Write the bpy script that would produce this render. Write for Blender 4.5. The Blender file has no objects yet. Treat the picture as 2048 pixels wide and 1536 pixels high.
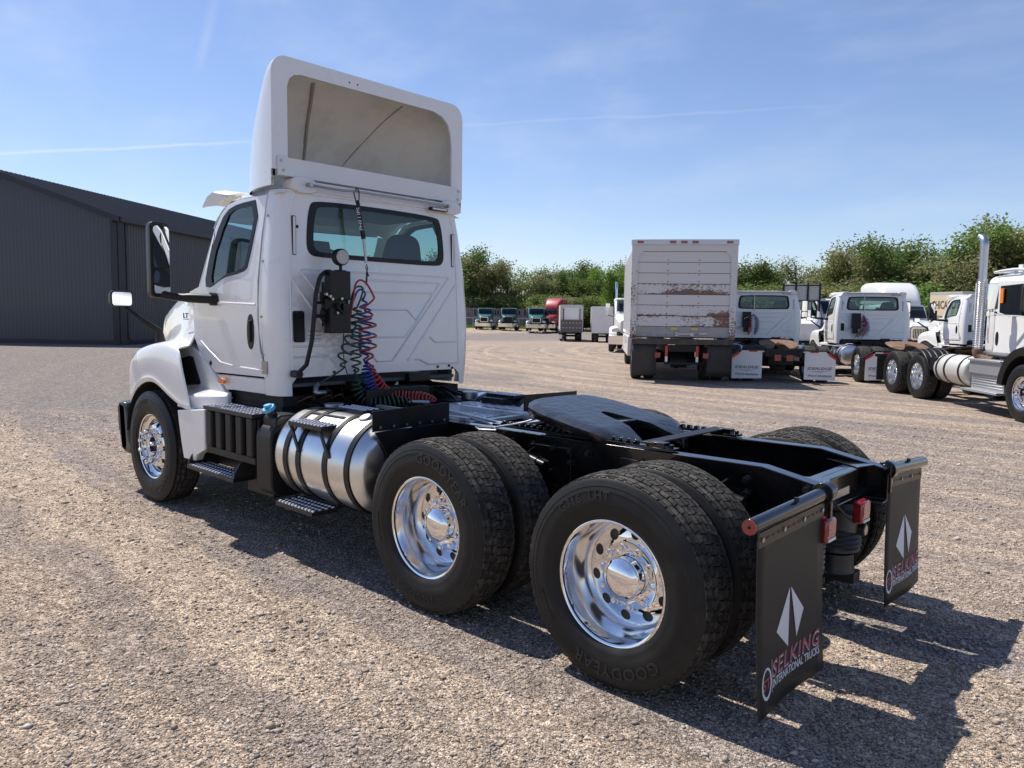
CONTRAIL = ((.9626,-.2187,.1602),(.8547,-.4773,.2040),(.7103,-.6638,.2341),(.3499,-.9040,.2458),(.8635,-.4126,.2899),(.8387,-.4181,.3490))
SKY_TINT = (0.98, 0.93, 1.0, 1)
import bpy, bmesh, math, random
import numpy as np
from mathutils import Vector, Matrix
from mathutils.geometry import tessellate_polygon
R = math.radians
rnd = random.Random(7)
S = bpy.context.scene
C = S.collection

# ---------------------------------------------------------------- camera, sky, sun, exposure
YAW, PITCH, ROLL = -0.8257, -0.0888, 0.0137
cam = bpy.data.objects.new('camera', bpy.data.cameras.new('camera'))
C.objects.link(cam); S.camera = cam
cam.data.sensor_width = 36.0; cam.data.lens = 1523.35 / 2048 * 36
cam.data.clip_start = 0.05; cam.data.clip_end = 6000
_F = Vector((math.cos(YAW)*math.cos(PITCH), math.sin(YAW)*math.cos(PITCH), math.sin(PITCH)))
_R = Vector((math.sin(YAW), -math.cos(YAW), 0)); _U = _R.cross(_F)
_R2 = math.cos(ROLL)*_R + math.sin(ROLL)*_U; _U2 = -math.sin(ROLL)*_R + math.cos(ROLL)*_U
M = Matrix.Identity(4)
for i in range(3):
    M[i][0] = _R2[i]; M[i][1] = _U2[i]; M[i][2] = -_F[i]
M.translation = Vector((-2.0014, 4.0527, 1.7516))
cam.matrix_world = M

SUN_AZ, SUN_EL = R(3.6), R(58)
sun = bpy.data.objects.new('sun', bpy.data.lights.new('sun', 'SUN'))
C.objects.link(sun)
sun.data.energy = 4.9; sun.data.angle = R(0.53); sun.data.color = (1.0, 0.94, 0.86)
sun.rotation_euler = Vector((math.cos(SUN_AZ)*math.cos(SUN_EL), math.sin(SUN_AZ)*math.cos(SUN_EL), math.sin(SUN_EL))).to_track_quat('Z', 'Y').to_euler()
W = bpy.data.worlds.new('World'); S.world = W; W.use_nodes = True
wn = W.node_tree.nodes; wl = W.node_tree.links
wn.clear()
wo = wn.new('ShaderNodeOutputWorld'); bg = wn.new('ShaderNodeBackground')
sky = wn.new('ShaderNodeTexSky'); sky.sky_type = 'NISHITA'; sky.sun_disc = False
sky.sun_elevation = SUN_EL; sky.sun_rotation = math.pi/2 - SUN_AZ
sky.altitude = 200; sky.air_density = 1.0; sky.dust_density = 0.25; sky.ozone_density = 3.0
bg.inputs['Strength'].default_value = 0.108
# thin cirrus and two contrails, part of the sky itself
tc = wn.new('ShaderNodeTexCoord')
def wm(op, a, b=None, c=None):
    n = wn.new('ShaderNodeMath'); n.operation = op
    for i, v in enumerate((a, b, c)):
        if v is None: continue
        if isinstance(v, (int, float)): n.inputs[i].default_value = v
        else: wl.new(v, n.inputs[i])
    return n.outputs[0]
def wdot(v):
    n = wn.new('ShaderNodeVectorMath'); n.operation = 'DOT_PRODUCT'
    wl.new(tc.outputs['Generated'], n.inputs[0]); n.inputs[1].default_value = v
    return n.outputs['Value']
mp = wn.new('ShaderNodeMapping'); wl.new(tc.outputs['Generated'], mp.inputs[0])
mp.inputs['Rotation'].default_value = (0.2, 0.1, 0.75); mp.inputs['Scale'].default_value = (1.3, 5.5, 9.0)
no = wn.new('ShaderNodeTexNoise'); no.inputs['Scale'].default_value = 1.6; no.inputs['Detail'].default_value = 7; no.inputs['Roughness'].default_value = 0.55
wl.new(mp.outputs[0], no.inputs['Vector'])
cr = wn.new('ShaderNodeMapRange'); cr.interpolation_type = 'SMOOTHSTEP'
cr.inputs['From Min'].default_value = 0.42; cr.inputs['From Max'].default_value = 0.85; cr.inputs['To Max'].default_value = 0.26
wl.new(no.outputs[0], cr.inputs[0])
sx = wn.new('ShaderNodeSeparateXYZ'); wl.new(tc.outputs['Generated'], sx.inputs[0])
def contrail(p, q, width, amount, lim=None):
    """a streak along the great circle through the two sky directions p and q"""
    p = Vector(p).normalized(); q = Vector(q).normalized(); n = p.cross(q).normalized()
    wob = wn.new('ShaderNodeTexNoise'); wob.inputs['Scale'].default_value = 14; wob.inputs['Detail'].default_value = 5
    wl.new(tc.outputs['Generated'], wob.inputs['Vector'])
    d = wm('ADD', wdot(n), wm('MULTIPLY', wm('SUBTRACT', wob.outputs[0], 0.5), 0.007))
    a = wm('SUBTRACT', 1.0, wm('DIVIDE', wm('ABSOLUTE', d), width))
    a = wm('MULTIPLY', wm('MAXIMUM', a, 0.0), amount)
    t = (q - p).normalized()
    e0, e1 = t.dot(p), t.dot(q)
    m1 = wn.new('ShaderNodeMapRange'); m1.interpolation_type = 'SMOOTHSTEP'; wl.new(wdot(t), m1.inputs[0])
    m1.inputs['From Min'].default_value = e0 - .03; m1.inputs['From Max'].default_value = e0 + .02
    m2 = wn.new('ShaderNodeMapRange'); m2.interpolation_type = 'SMOOTHSTEP'; wl.new(wdot(t), m2.inputs[0])
    m2.inputs['From Min'].default_value = e1 - .12; m2.inputs['From Max'].default_value = e1 + .06
    m2.inputs['To Min'].default_value = 1; m2.inputs['To Max'].default_value = 0
    return wm('MULTIPLY', wm('MULTIPLY', a, m1.outputs[0]), m2.outputs[0])
K1 = contrail(CONTRAIL[0], CONTRAIL[1], .0026, .5)
K2 = contrail(CONTRAIL[2], CONTRAIL[3], .0022, .11)
K3 = contrail(CONTRAIL[4], CONTRAIL[5], .0075, .30)
tot = wm('MINIMUM', wm('ADD', wm('ADD', wm('ADD', K1, K2), K3), cr.outputs[0]), 0.9)
mx = wn.new('ShaderNodeMix'); mx.data_type = 'RGBA'
wl.new(tot, mx.inputs[0])
gm = wn.new('ShaderNodeMix'); gm.data_type = 'RGBA'; gm.blend_type = 'MULTIPLY'; gm.inputs[0].default_value = 1
wl.new(sky.outputs[0], gm.inputs[6]); gm.inputs[7].default_value = SKY_TINT
wl.new(gm.outputs[2], mx.inputs[6]); mx.inputs[7].default_value = (5.6, 6.1, 7.2, 1)
wl.new(mx.outputs[2], bg.inputs[0]); wl.new(bg.outputs[0], wo.inputs[0])
S.view_settings.view_transform = 'Standard'; S.view_settings.look = 'None'
S.view_settings.exposure = 0.4; S.view_settings.gamma = 1.0; S.view_settings.use_curve_mapping = False
S.cycles.max_bounces = 8; S.cycles.transparent_max_bounces = 12; S.cycles.glossy_bounces = 5; S.cycles.diffuse_bounces = 3
S.cycles.caustics_reflective = False; S.cycles.caustics_refractive = False
S.cycles.sample_clamp_indirect = 6.0

# ---------------------------------------------------------------- materials
MATS = {}
def mat(name, col, rough=0.5, metal=0.0, coat=0.0, spec=0.5, noise=None, bump=None, alpha=None, emis=None, aniso=0, attr=None):
    """noise=(scale, amount, colour2[, detail]) bump=(scale, strength, distance)"""
    if name in MATS: return MATS[name]
    m = bpy.data.materials.new(name); m.use_nodes = True; MATS[name] = m
    nt = m.node_tree; b = nt.nodes['Principled BSDF']
    b.inputs['Base Color'].default_value = (*col, 1); b.inputs['Roughness'].default_value = rough
    b.inputs['Metallic'].default_value = metal; b.inputs['Coat Weight'].default_value = coat
    b.inputs['Coat Roughness'].default_value = 0.04; b.inputs['Specular IOR Level'].default_value = spec
    t = nt.nodes.new('ShaderNodeTexCoord')
    if noise:
        n = nt.nodes.new('ShaderNodeTexNoise'); n.inputs['Scale'].default_value = noise[0]; n.inputs['Detail'].default_value = 8
        n.inputs['Roughness'].default_value = 0.62
        nt.links.new(t.outputs['Object'], n.inputs['Vector'])
        r = nt.nodes.new('ShaderNodeMapRange'); r.interpolation_type = 'SMOOTHSTEP'
        r.inputs['From Min'].default_value = noise[3] if len(noise) > 3 else 0.42; r.inputs['From Max'].default_value = noise[4] if len(noise) > 4 else 0.66
        r.inputs['To Max'].default_value = noise[1]
        nt.links.new(n.outputs[0], r.inputs[0])
        x = nt.nodes.new('ShaderNodeMix'); x.data_type = 'RGBA'
        nt.links.new(r.outputs[0], x.inputs[0]); x.inputs[6].default_value = (*col, 1); x.inputs[7].default_value = (*noise[2], 1)
        nt.links.new(x.outputs[2], b.inputs['Base Color'])
        q = nt.nodes.new('ShaderNodeMath'); q.operation = 'MULTIPLY_ADD'; nt.links.new(n.outputs[0], q.inputs[0]); q.inputs[1].default_value = .18; q.inputs[2].default_value = rough - .09
        q.use_clamp = True
        nt.links.new(q.outputs[0], b.inputs['Roughness'])
    if bump:
        n = nt.nodes.new('ShaderNodeTexNoise'); n.inputs['Scale'].default_value = bump[0]; n.inputs['Detail'].default_value = 4
        nt.links.new(t.outputs['Object'], n.inputs['Vector'])
        u = nt.nodes.new('ShaderNodeBump'); u.inputs['Strength'].default_value = bump[1]; u.inputs['Distance'].default_value = bump[2]
        nt.links.new(n.outputs[0], u.inputs['Height']); nt.links.new(u.outputs[0], b.inputs['Normal'])
    if emis:
        b.inputs['Emission Color'].default_value = (*emis[0], 1); b.inputs['Emission Strength'].default_value = emis[1]
    return m
def glassmat(name, tint, refl=0.12, rough=0.02):
    if name in MATS: return MATS[name]
    m = bpy.data.materials.new(name); m.use_nodes = True; MATS[name] = m
    nt = m.node_tree; nt.nodes.clear()
    o = nt.nodes.new('ShaderNodeOutputMaterial'); t = nt.nodes.new('ShaderNodeBsdfTransparent'); g = nt.nodes.new('ShaderNodeBsdfGlossy')
    t.inputs[0].default_value = (*tint, 1); g.inputs['Roughness'].default_value = rough
    f = nt.nodes.new('ShaderNodeLayerWeight'); f.inputs[0].default_value = .5
    p = nt.nodes.new('ShaderNodeMath'); p.operation = 'POWER'; p.inputs[1].default_value = 4.2; nt.links.new(f.outputs['Facing'], p.inputs[0])
    a = nt.nodes.new('ShaderNodeMath'); a.operation = 'MULTIPLY_ADD'; a.inputs[1].default_value = .85; a.inputs[2].default_value = .05 + refl; a.use_clamp = True
    nt.links.new(p.outputs[0], a.inputs[0])
    x = nt.nodes.new('ShaderNodeMixShader'); nt.links.new(a.outputs[0], x.inputs[0]); nt.links.new(t.outputs[0], x.inputs[1]); nt.links.new(g.outputs[0], x.inputs[2])
    nt.links.new(x.outputs[0], o.inputs[0])
    return m
WHITE = mat('white_paint', (.80, .80, .79), .30, coat=.9, noise=(3.0, .16, (.60, .58, .54), .50, .78))
WHITE2 = mat('white_paint_plain', (.74, .74, .73), .36, coat=.5, noise=(1.5, .12, (.55, .54, .50)))
FIBRE = mat('dirty_fibreglass', (.82, .80, .73), .75, noise=(3.2, .5, (.62, .59, .52)), bump=(30, .25, .004))
BLACKG = mat('black_gloss_paint', (.004, .004, .005), .20, coat=.5, spec=.35, noise=(7, .5, (.012, .011, .010), .5, .75))
BLACKS = mat('black_satin', (.007, .007, .0075), .42, spec=.35, noise=(9, .5, (.022, .020, .018), .5, .75))
PLAST = mat('black_plastic', (.009, .009, .0095), .45, spec=.35, noise=(6, .5, (.026, .024, .021), .5, .75))
DARK = mat('dark_underbody', (.010, .010, .010), .7)
RUB = mat('tyre_rubber', (.008, .008, .0085), .50, spec=.32, noise=(5, .6, (.030, .027, .023), .44, .74), bump=(60, .15, .002))
TREAD = mat('dusty_tread_rubber', (.035, .033, .030), .88, spec=.2, noise=(24, .8, (.12, .108, .092)), bump=(160, .6, .003))
LETTER = mat('raised_rubber', (.022, .022, .022), .34)  # paler than the tyre: colour stands in for light catching the raised letters
FLAP = mat('flap_rubber', (.022, .0215, .0215), .5, spec=.3, noise=(3, .5, (.034, .032, .030)))
CHROME = mat('chrome', (.88, .88, .89), .035, metal=1)
CHROME2 = mat('polished_alloy', (.80, .80, .80), .09, metal=1)
BOLTM = mat('bolt_black', (.05, .05, .052), .28, metal=.75)
BARREL = mat('polished_barrel', (.80, .80, .81), .17, metal=1)
ALU = mat('brushed_aluminium', (.72, .73, .74), .30, metal=1)
STEEL = mat('steel', (.42, .42, .42), .35, metal=1)
DECKM = mat('deck_aluminium', (.55, .56, .58), .42, metal=.8)
TREADP = mat('tread_plate', (.035, .035, .036), .38, metal=.4)
TBUMP = mat('worn_bump', (.72, .72, .73), .36, metal=.7)
SEAL = mat('window_seal', (.008, .008, .010), .38, spec=.3)
LINER = mat('cab_interior', (.10, .105, .11), .8)
SEAT = mat('seat_fabric', (.055, .058, .062), .85)
GLASS = glassmat('cab_glass', (.48, .64, .62), .03)
GLASSD = glassmat('dark_glass', (.07, .09, .10), .0)
MIRROR = mat('mirror_glass', (.85, .87, .88), .01, metal=1)
AMBER = mat('amber_lens', (.75, .20, .01), .15, coat=1)
REDL = mat('red_lens', (.22, .006, .010), .18, coat=1)
REDLIT = mat('red_lamp_diode', (.6, .03, .04), .2)
REDT = mat('red_tape', (.55, .03, .03), .3)
WHTT = mat('white_tape', (.75, .75, .75), .3)
HRED = mat('red_hose', (.42, .02, .018), .35, coat=.3)
HBLUE = mat('blue_hose', (.015, .045, .30), .35, coat=.3)
HGREEN = mat('green_hose', (.008, .055, .03), .38, coat=.3)
LBLUE = mat('light_blue_cap', (.12, .45, .68), .4)
PLATEM = mat('data_plate', (.42, .37, .30), .5, metal=.2)
LABELW = mat('label_white', (.78, .78, .77), .5)
TXTRED = mat('print_red', (.45, .02, .04), .5)
TXTBLK = mat('print_black', (.01, .01, .012), .5)
TXTNAVY = mat('print_navy', (.01, .02, .12), .5)
PINK = mat('print_pink', (.42, .07, .12), .5)
LOGOW = mat('print_white', (.72, .73, .76), .5)
LEDM = mat('led_lens', (.42, .41, .38), .2, coat=1, bump=(70, 1, .01))
RUST = mat('rusty_steel', (.14, .075, .045), .8, noise=(8, .8, (.26, .17, .10)))
GREASE = mat('greased_plate', (.010, .011, .013), .34, coat=.25, noise=(5, .7, (.022, .024, .028)), bump=(14, .7, .02))

# ---------------------------------------------------------------- mesh builder
class MB:
    def __init__(s): s.v = []; s.f = []; s.m = []; s.cur = 0
    def mi(s, i): s.cur = i; return s
    def add(s, vs, fs):
        o = len(s.v); s.v += [tuple(float(c) for c in p) for p in vs]
        s.f += [tuple(o+i for i in f) for f in fs]; s.m += [s.cur]*len(fs); return s
    def box(s, x0, x1, y0, y1, z0, z1, M=None):
        vs = [(x, y, z) for x in (x0, x1) for y in (y0, y1) for z in (z0, z1)]
        if M is not None: vs = [M @ Vector(p) for p in vs]
        return s.add(vs, [(0,1,3,2),(4,6,7,5),(0,4,5,1),(2,3,7,6),(0,2,6,4),(1,5,7,3)])
    def rings(s, rs, closed=True, caps=True):
        n = len(rs[0]); vs = [p for r in rs for p in r]; fs = []
        for k in range(len(rs)-1):
            for i in range(n if closed else n-1):
                j = (i+1) % n
                fs.append((k*n+i, k*n+j, (k+1)*n+j, (k+1)*n+i))
        if caps and closed:
            fs.append(tuple(range(n-1, -1, -1))); fs.append(tuple((len(rs)-1)*n+i for i in range(n)))
        return s.add(vs, fs)
    def cyl(s, a, b, r, r2=None, n=16, caps=True):
        a = Vector(a); b = Vector(b); r2 = r if r2 is None else r2
        d = (b-a).normalized(); u = d.orthogonal().normalized(); w = d.cross(u)
        rs = [[c + rr*(math.cos(t)*u + math.sin(t)*w) for t in [2*math.pi*i/n for i in range(n)]] for c, rr in ((a, r), (b, r2))]
        return s.rings(rs, True, caps)
    def tube(s, pts, r, n=8, caps=True, flat=None):
        pts = [Vector(p) for p in pts]; rs = []
        t0 = (pts[1]-pts[0]).normalized(); u = t0.orthogonal().normalized()
        for i, p in enumerate(pts):
            t = (pts[min(i+1, len(pts)-1)] - pts[max(i-1, 0)]).normalized()
            u = (u - t*u.dot(t)).normalized(); w = t.cross(u)
            rr = r[i] if isinstance(r, (list, tuple)) else r
            rs.append([p + rr*(math.cos(a)*u + math.sin(a)*w) for a in [2*math.pi*k/n for k in range(n)]])
        return s.rings(rs, True, caps)
    def lathe(s, prof, c=(0,0,0), axis='y', n=48, close=False):
        """prof: (offset along axis, radius)"""
        rs = []
        P = prof + ([prof[0]] if close else [])
        for a, r in P:
            ring = []
            for i in range(n):
                t = 2*math.pi*i/n; ca, sa = r*math.cos(t), r*math.sin(t)
                ring.append({'y': (c[0]+ca, c[1]+a, c[2]+sa), 'x': (c[0]+a, c[1]+ca, c[2]+sa), 'z': (c[0]+ca, c[1]+sa, c[2]+a)}[axis])
            rs.append(ring)
        return s.rings(rs, True, False)
    def poly(s, pts3, holes=()):
        """flat polygon with holes, triangulated"""
        loops = [[Vector(p) for p in pts3]] + [[Vector(p) for p in h] for h in holes]
        allp = [p for l in loops for p in l]
        return s.add(allp, [tuple(t) for t in tessellate_polygon(loops)])
    def prism(s, pts2, f0, f1, holes=()):
        """pts2 outline; f0,f1 map a 2D point to the two faces"""
        loops = [pts2] + list(holes)
        L3 = [[Vector((p[0], p[1], 0)) for p in l] for l in loops]
        tri = tessellate_polygon(L3); al = [p for l in loops for p in l]; n = len(al)
        vs = [f0(*p) for p in al] + [f1(*p) for p in al]
        fs = [tuple(t) for t in tri] + [tuple(n+i for i in reversed(t)) for t in tri]
        o = 0
        for l in loops:
            k = len(l)
            for i in range(k):
                j = (i+1) % k; fs.append((o+i, o+j, n+o+j, n+o+i))
            o += k
        return s.add(vs, fs)
    def build(s, name, mats, parent=None, bevel=0, smooth=35, sub=0, solid=0, seg=2, weld=False, recalc=True):
        me = bpy.data.meshes.new(name); me.from_pydata(s.v, [], s.f); 
        if not isinstance(mats, (list, tuple)): mats = [mats]
        for m in mats: me.materials.append(m)
        if len(mats) > 1: me.polygons.foreach_set('material_index', s.m)
        if recalc or weld:
            bm = bmesh.new(); bm.from_mesh(me)
            if weld: bmesh.ops.remove_doubles(bm, verts=bm.verts, dist=.0004)
            if recalc: bmesh.ops.recalc_face_normals(bm, faces=bm.faces)
            bm.to_mesh(me); bm.free()
        o = bpy.data.objects.new(name, me); C.objects.link(o)
        if parent: o.parent = parent
        if solid:
            q = o.modifiers.new('solid', 'SOLIDIFY'); q.thickness = solid; q.offset = -1
        if sub:
            q = o.modifiers.new('sub', 'SUBSURF'); q.levels = sub; q.render_levels = sub
        if bevel:
            q = o.modifiers.new('bevel', 'BEVEL'); q.width = bevel; q.segments = seg; q.limit_method = 'ANGLE'; q.angle_limit = R(35)
        if smooth:
            me.shade_smooth()
            if not sub: me.set_sharp_from_angle(angle=R(smooth))
        return o
def thing(name, label, cat, loc=(0,0,0), rotz=0, group=None):
    o = bpy.data.objects.new(name, None); C.objects.link(o)
    o.location = loc; o.rotation_euler = (0, 0, rotz); o.empty_display_size = .3
    o['label'] = label; o['category'] = cat
    if group: o['group'] = group
    return o
def tag(o, label=None, cat=None, group=None, kind=None):
    for k, v in (('label', label), ('category', cat), ('group', group), ('kind', kind)):
        if v: o[k] = v
    return o
def clone(o, parent, off=(0,0,0), rep=None):
    c = o.copy(); C.objects.link(c); c.parent = parent; c.location = Vector(o.location) + Vector(off)
    for ch in o.children:
        d = ch.copy(); C.objects.link(d); d.parent = c
    return c
_TX = {}
def text2d(s, size=1.0, offset=0.0, shear=0.0, space=1.0, extrude=.0006, res=3):
    """lettering as a mesh: vertices (x right, y up, z out), centred on x, baseline at 0"""
    key = (s, offset, shear, space, extrude/size, res)
    if key not in _TX:
        cu = bpy.data.curves.new('text', 'FONT'); cu.body = s; cu.size = 1; cu.offset = offset; cu.shear = shear
        cu.space_character = space; cu.extrude = extrude/size; cu.resolution_u = res; cu.align_x = 'CENTER'
        ob = bpy.data.objects.new('text', cu); C.objects.link(ob)
        dg = bpy.context.evaluated_depsgraph_get(); dg.update()
        me = bpy.data.meshes.new_from_object(ob.evaluated_get(dg))
        _TX[key] = ([tuple(v.co) for v in me.vertices], [tuple(p.vertices) for p in me.polygons])
        bpy.data.objects.remove(ob); bpy.data.curves.remove(cu); bpy.data.meshes.remove(me)
    v, f = _TX[key]
    return [(a*size, b*size, c*size) for a, b, c in v], f
def put_text(mb, s, org, ex, ey, width=None, size=.1, height=None, **k):
    """flat lettering at org (middle of the baseline), ex text direction, ey up"""
    v, f = text2d(s, size, **k)
    ex = Vector(ex).normalized(); ey = Vector(ey).normalized(); ez = ex.cross(ey)
    w = max(p[0] for p in v) - min(p[0] for p in v); h = max(p[1] for p in v)
    kx = width/w if width else 1; ky = height/h if height else kx
    o = Vector(org); xc = (max(p[0] for p in v) + min(p[0] for p in v))/2
    mb.add([o + ex*((p[0]-xc)*kx) + ey*(p[1]*ky) + ez*p[2] for p in v], f)
def rrect(y0, y1, z0, z1, r, n=4):
    """rounded rectangle outline as 2D points"""
    out = []
    for cx, cy, a0 in ((y1-r, z1-r, 0), (y0+r, z1-r, 90), (y0+r, z0+r, 180), (y1-r, z0+r, 270)):
        for i in range(n+1):
            a = R(a0 + 90*i/n); out.append((cx + r*math.cos(a), cy + r*math.sin(a)))
    return out
def interp(x, xs, ys): return float(np.interp(x, xs, ys))
def smooth_poly(pts, it=2, closed=True):
    for _ in range(it):
        q = []
        n = len(pts)
        for i in range(n if closed else n-1):
            a, b = np.array(pts[i]), np.array(pts[(i+1) % n]); q += [tuple(.75*a+.25*b), tuple(.25*a+.75*b)]
        if not closed: q = [pts[0]] + q + [pts[-1]]
        pts = q
    return pts
def catmull(pts, k=6):
    P = [np.array(p, float) for p in pts]; P = [2*P[0]-P[1]] + P + [2*P[-1]-P[-2]]; out = []
    for i in range(1, len(P)-2):
        for j in range(k):
            t = j/k
            out.append(tuple(.5*((2*P[i]) + (-P[i-1]+P[i+1])*t + (2*P[i-1]-5*P[i]+4*P[i+1]-P[i+2])*t*t + (-P[i-1]+3*P[i]-3*P[i+1]+P[i+2])*t**3)))
    out.append(tuple(P[-2])); return out
def helix(path, rad, pitch, k=10):
    """coil around a smooth centre line"""
    c = [Vector(p) for p in catmull(path, 12)]
    L = [0]
    for a, b in zip(c, c[1:]): L.append(L[-1] + (b-a).length)
    n = int(L[-1]/pitch*k); out = []; u = Vector((0, 1, 0.13)).normalized()
    for i in range(n+1):
        s = L[-1]*i/n; j = min(int(np.searchsorted(L, s, side='right'))-1, len(c)-2)
        t = (s-L[j])/max(L[j+1]-L[j], 1e-6); p = c[j].lerp(c[j+1], t); d = (c[j+1]-c[j]).normalized()
        u = (u - d*u.dot(d)).normalized(); w = d.cross(u); a = 2*math.pi*i/k
        rr = (rad(s/L[-1]) if callable(rad) else rad)*min(1, 4*s/L[-1]+.15, 4*(1-s/L[-1])+.15)
        out.append(p + rr*(math.cos(a)*u + math.sin(a)*w))
    return out

# ---------------------------------------------------------------- wheels (local: axis y, outward +y)
def tyre_mesh(kind):
    mb = MB(); r0 = .5005 if kind == 'drive' else .509
    half = [(.100,.290),(.118,.298),(.124,.304),(.131,.318),(.1355,.325),(.137,.332),(.1415,.36),(.1425,.363),(.1437,.392),(.1432,.396),(.1428,.42),(.1395,.436),(.1405,.440),(.1345,.458),(.1355,.462),(.127,.480),(.122,.492),(.113,r0)]
    prof = half + [(.05, r0+.002), (0, r0+.003), (-.05, r0+.002)] + [(-a, r) for a, r in reversed(half)]
    mb.lathe(prof, n=96)
    mb.mi(1)
    def block(ya, yb, a0, a1, h0, h1, skew=0.0, ch=.0):
        vs = []
        for rr, inset in ((h0, 0), (h1, .0012)):
            for y, a in ((ya+inset, a0+inset/.5), (yb-inset, a0+inset/.5+skew), (yb-inset, a1-inset/.5+skew), (ya+inset, a1-inset/.5)):
                crown = .010*(abs(y)/.115)**2
                vs.append(((rr-crown)*math.cos(a), y, (rr-crown)*math.sin(a)))
        mb.add(vs, [(4,5,6,7),(0,1,5,4),(1,2,6,5),(2,3,7,6),(3,0,4,7)])
    N = 66 if kind == 'drive' else 60; st = 2*math.pi/N
    top = .5165
    if kind == 'drive':
        cols = [(-.070,-.0375),(-.0345,-.002),(.002,.0345),(.0375,.070)]
        for k in range(N):
            for c, (ya, yb) in enumerate(cols):
                a = k*st + (.5*st if c in (1, 2) else 0) + (.12*st if c in (2, 3) else 0)
                zz = .16*st if k % 2 else -.0*st
                block(ya, yb, a, a+st-.0085+zz*.0, .49, top, skew=(.05 if c % 2 else -.05)*st*3)
            for sgn in (1, -1):
                a = k*st
                w = .0045 if k % 2 else 0
                lo, hi = sorted((sgn*(.0745+w), sgn*.106)); block(lo, hi, a, a+st*.999, .49, top-.001)
                lo, hi = sorted((sgn*.106, sgn*.119)); block(lo, hi, a+.006, a+st-.016, .482, top-.004)
    else:
        for ya, yb in ((-.108,-.068),(-.060,-.026),(-.018,.018),(.026,.060),(.068,.108)):
            for k in range(N):
                a = k*st; block(ya, yb, a, a+st*.999, .49, top)
    return mb
def arc_text(mb, s, r, amid, size, y, spread=1.0, **k):
    """letters curved around the wheel, tops outward; amid = degrees seen from outside, counter-clockwise from the viewer's right"""
    v, f = text2d(s, size, **k)
    vs = []
    for a, b, c in v:
        t = R(amid) - a*spread/r; rr = r + b
        vs.append((-rr*math.cos(t), y + c - (abs(rr-.395)**1.5)*.12, rr*math.sin(t)))
    mb.add(vs, f)
def hole_annulus(mb, r1, r2, rh, nh, prof, y_in=.03, n=6, layers=3):
    """annulus with nh round holes; prof(r) -> y"""
    rc = (r1+r2)/2; a = (r2-r1)/2; st = 2*math.pi/nh; b = rc*st/2
    for k in range(nh):
        th = k*st; bd = []
        for sx, sy, dx, dy in ((-1,-1,1,0),(1,-1,0,1),(1,1,-1,0),(-1,1,0,-1)):
            for i in range(n): bd.append(((sx+dx*2*i/n)*a, (sy+dy*2*i/n)*b))
        rings = []
        for L in range(layers+1):
            t = L/layers; ring = []
            for p in bd:
                ang = math.atan2(p[1], p[0]); q = (rh*math.cos(ang), rh*math.sin(ang))
                x = q[0]*(1-t)+p[0]*t; z = q[1]*(1-t)+p[1]*t
                rr = rc+x; aa = th + z/rc
                ring.append((rr*math.cos(aa), prof(rr), rr*math.sin(aa)))
            rings.append(ring)
        mb.rings(rings[::-1], True, False)
        inner = []
        for (x, y, z) in rings[0]: inner.append((x, y-y_in, z))
        mb.rings([rings[0], inner], True, False)
def rim_mesh(kind):
    mb = MB()
    if kind == 'drive':      # outer dual: deep dish, the disc sits at the inboard side
        hole_annulus(mb, .165, .247, .0275, 10, lambda r: interp(r, [.165, .19, .247], [-.048, -.052, -.066]), y_in=.05)
        mb.lathe([(.116,.286),(.1195,.290),(.1215,.297),(.1195,.303),(.113,.305),(.109,.300),(.104,.293),(.075,.289)], n=96); mb.mi(1); mb.lathe([(.075,.289),(.055,.280),(.035,.2765),(-.02,.274),(-.045,.268),(-.058,.258),(-.066,.247)], n=96); mb.mi(0)
        mb.lathe([(-.048,.165),(-.044,.155),(-.036,.147),(-.030,.14),(-.030,.10)], n=96)
        mb.lathe([(-.09,.28),(-.16,.28)], n=48)
    else:                    # steer: the disc bulges outward
        hole_annulus(mb, .165, .247, .0245, 10, lambda r: interp(r, [.165, .19, .225, .247], [.098, .094, .070, .050]))
        mb.lathe([(.112,.286),(.1155,.290),(.1175,.297),(.1155,.302),(.107,.304),(.104,.298),(.100,.292),(.072,.287),(.06,.275),(.052,.260),(.050,.247)], n=96)
        mb.lathe([(.098,.165),(.101,.155),(.102,.147),(.102,.108),(.092,.106),(.07,.104)], n=96)
    return mb
def hub_mesh(kind):
    mb = MB()
    if kind == 'drive':
        mb.lathe([(-.06,.125),(-.03,.118),(-.010,.114),(-.006,.105),(.0,.098),(.052,.092),(.056,.102),(.066,.104),(.072,.100),(.074,.0955),(.082,.086),(.092,.066),(.099,.040),(.1015,.018),(.102,.0)], n=64)
    else:
        mb.lathe([(.07,.110),(.106,.108),(.112,.103),(.112,.098),(.10,.094)], n=48); mb.mi(1); mb.lathe([(.10,.094),(.075,.080),(.07,.05),(.085,.045),(.09,.03),(.09,.0)], n=48)
    return mb
def nut_mesh(kind):
    mb = MB()
    if kind == 'drive': mb.lathe([(-.032,.020),(-.014,.020),(-.013,.0155),(.0,.0155),(.003,.012),(.0035,0)], n=6)
    else: mb.lathe([(.100,.023),(.106,.0235),(.108,.0185),(.140,.0170),(.143,.0205),(.170,.0185),(.182,.013),(.184,.006),(.1845,0)], n=12)
    return mb
TY_D, TY_S = tyre_mesh('drive'), tyre_mesh('steer')
_LIB = {}
def lib(key, mk, mats, **k):
    """build a mesh once, then hand out objects that share it"""
    if key not in _LIB: 
        o = mk().build(key, mats, None, **k); _LIB[key] = (o.data, [(m.type, m) for m in o.modifiers]); bpy.data.objects.remove(o)
    return _LIB[key][0]
def put(key, name, mk, mats, parent, loc=(0,0,0), rot=(0,0,0), **k):
    me = lib(key, mk, mats, **k)
    o = bpy.data.objects.new(name, me); C.objects.link(o); o.parent = parent; o.location = loc; o.rotation_euler = rot
    return o
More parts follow.
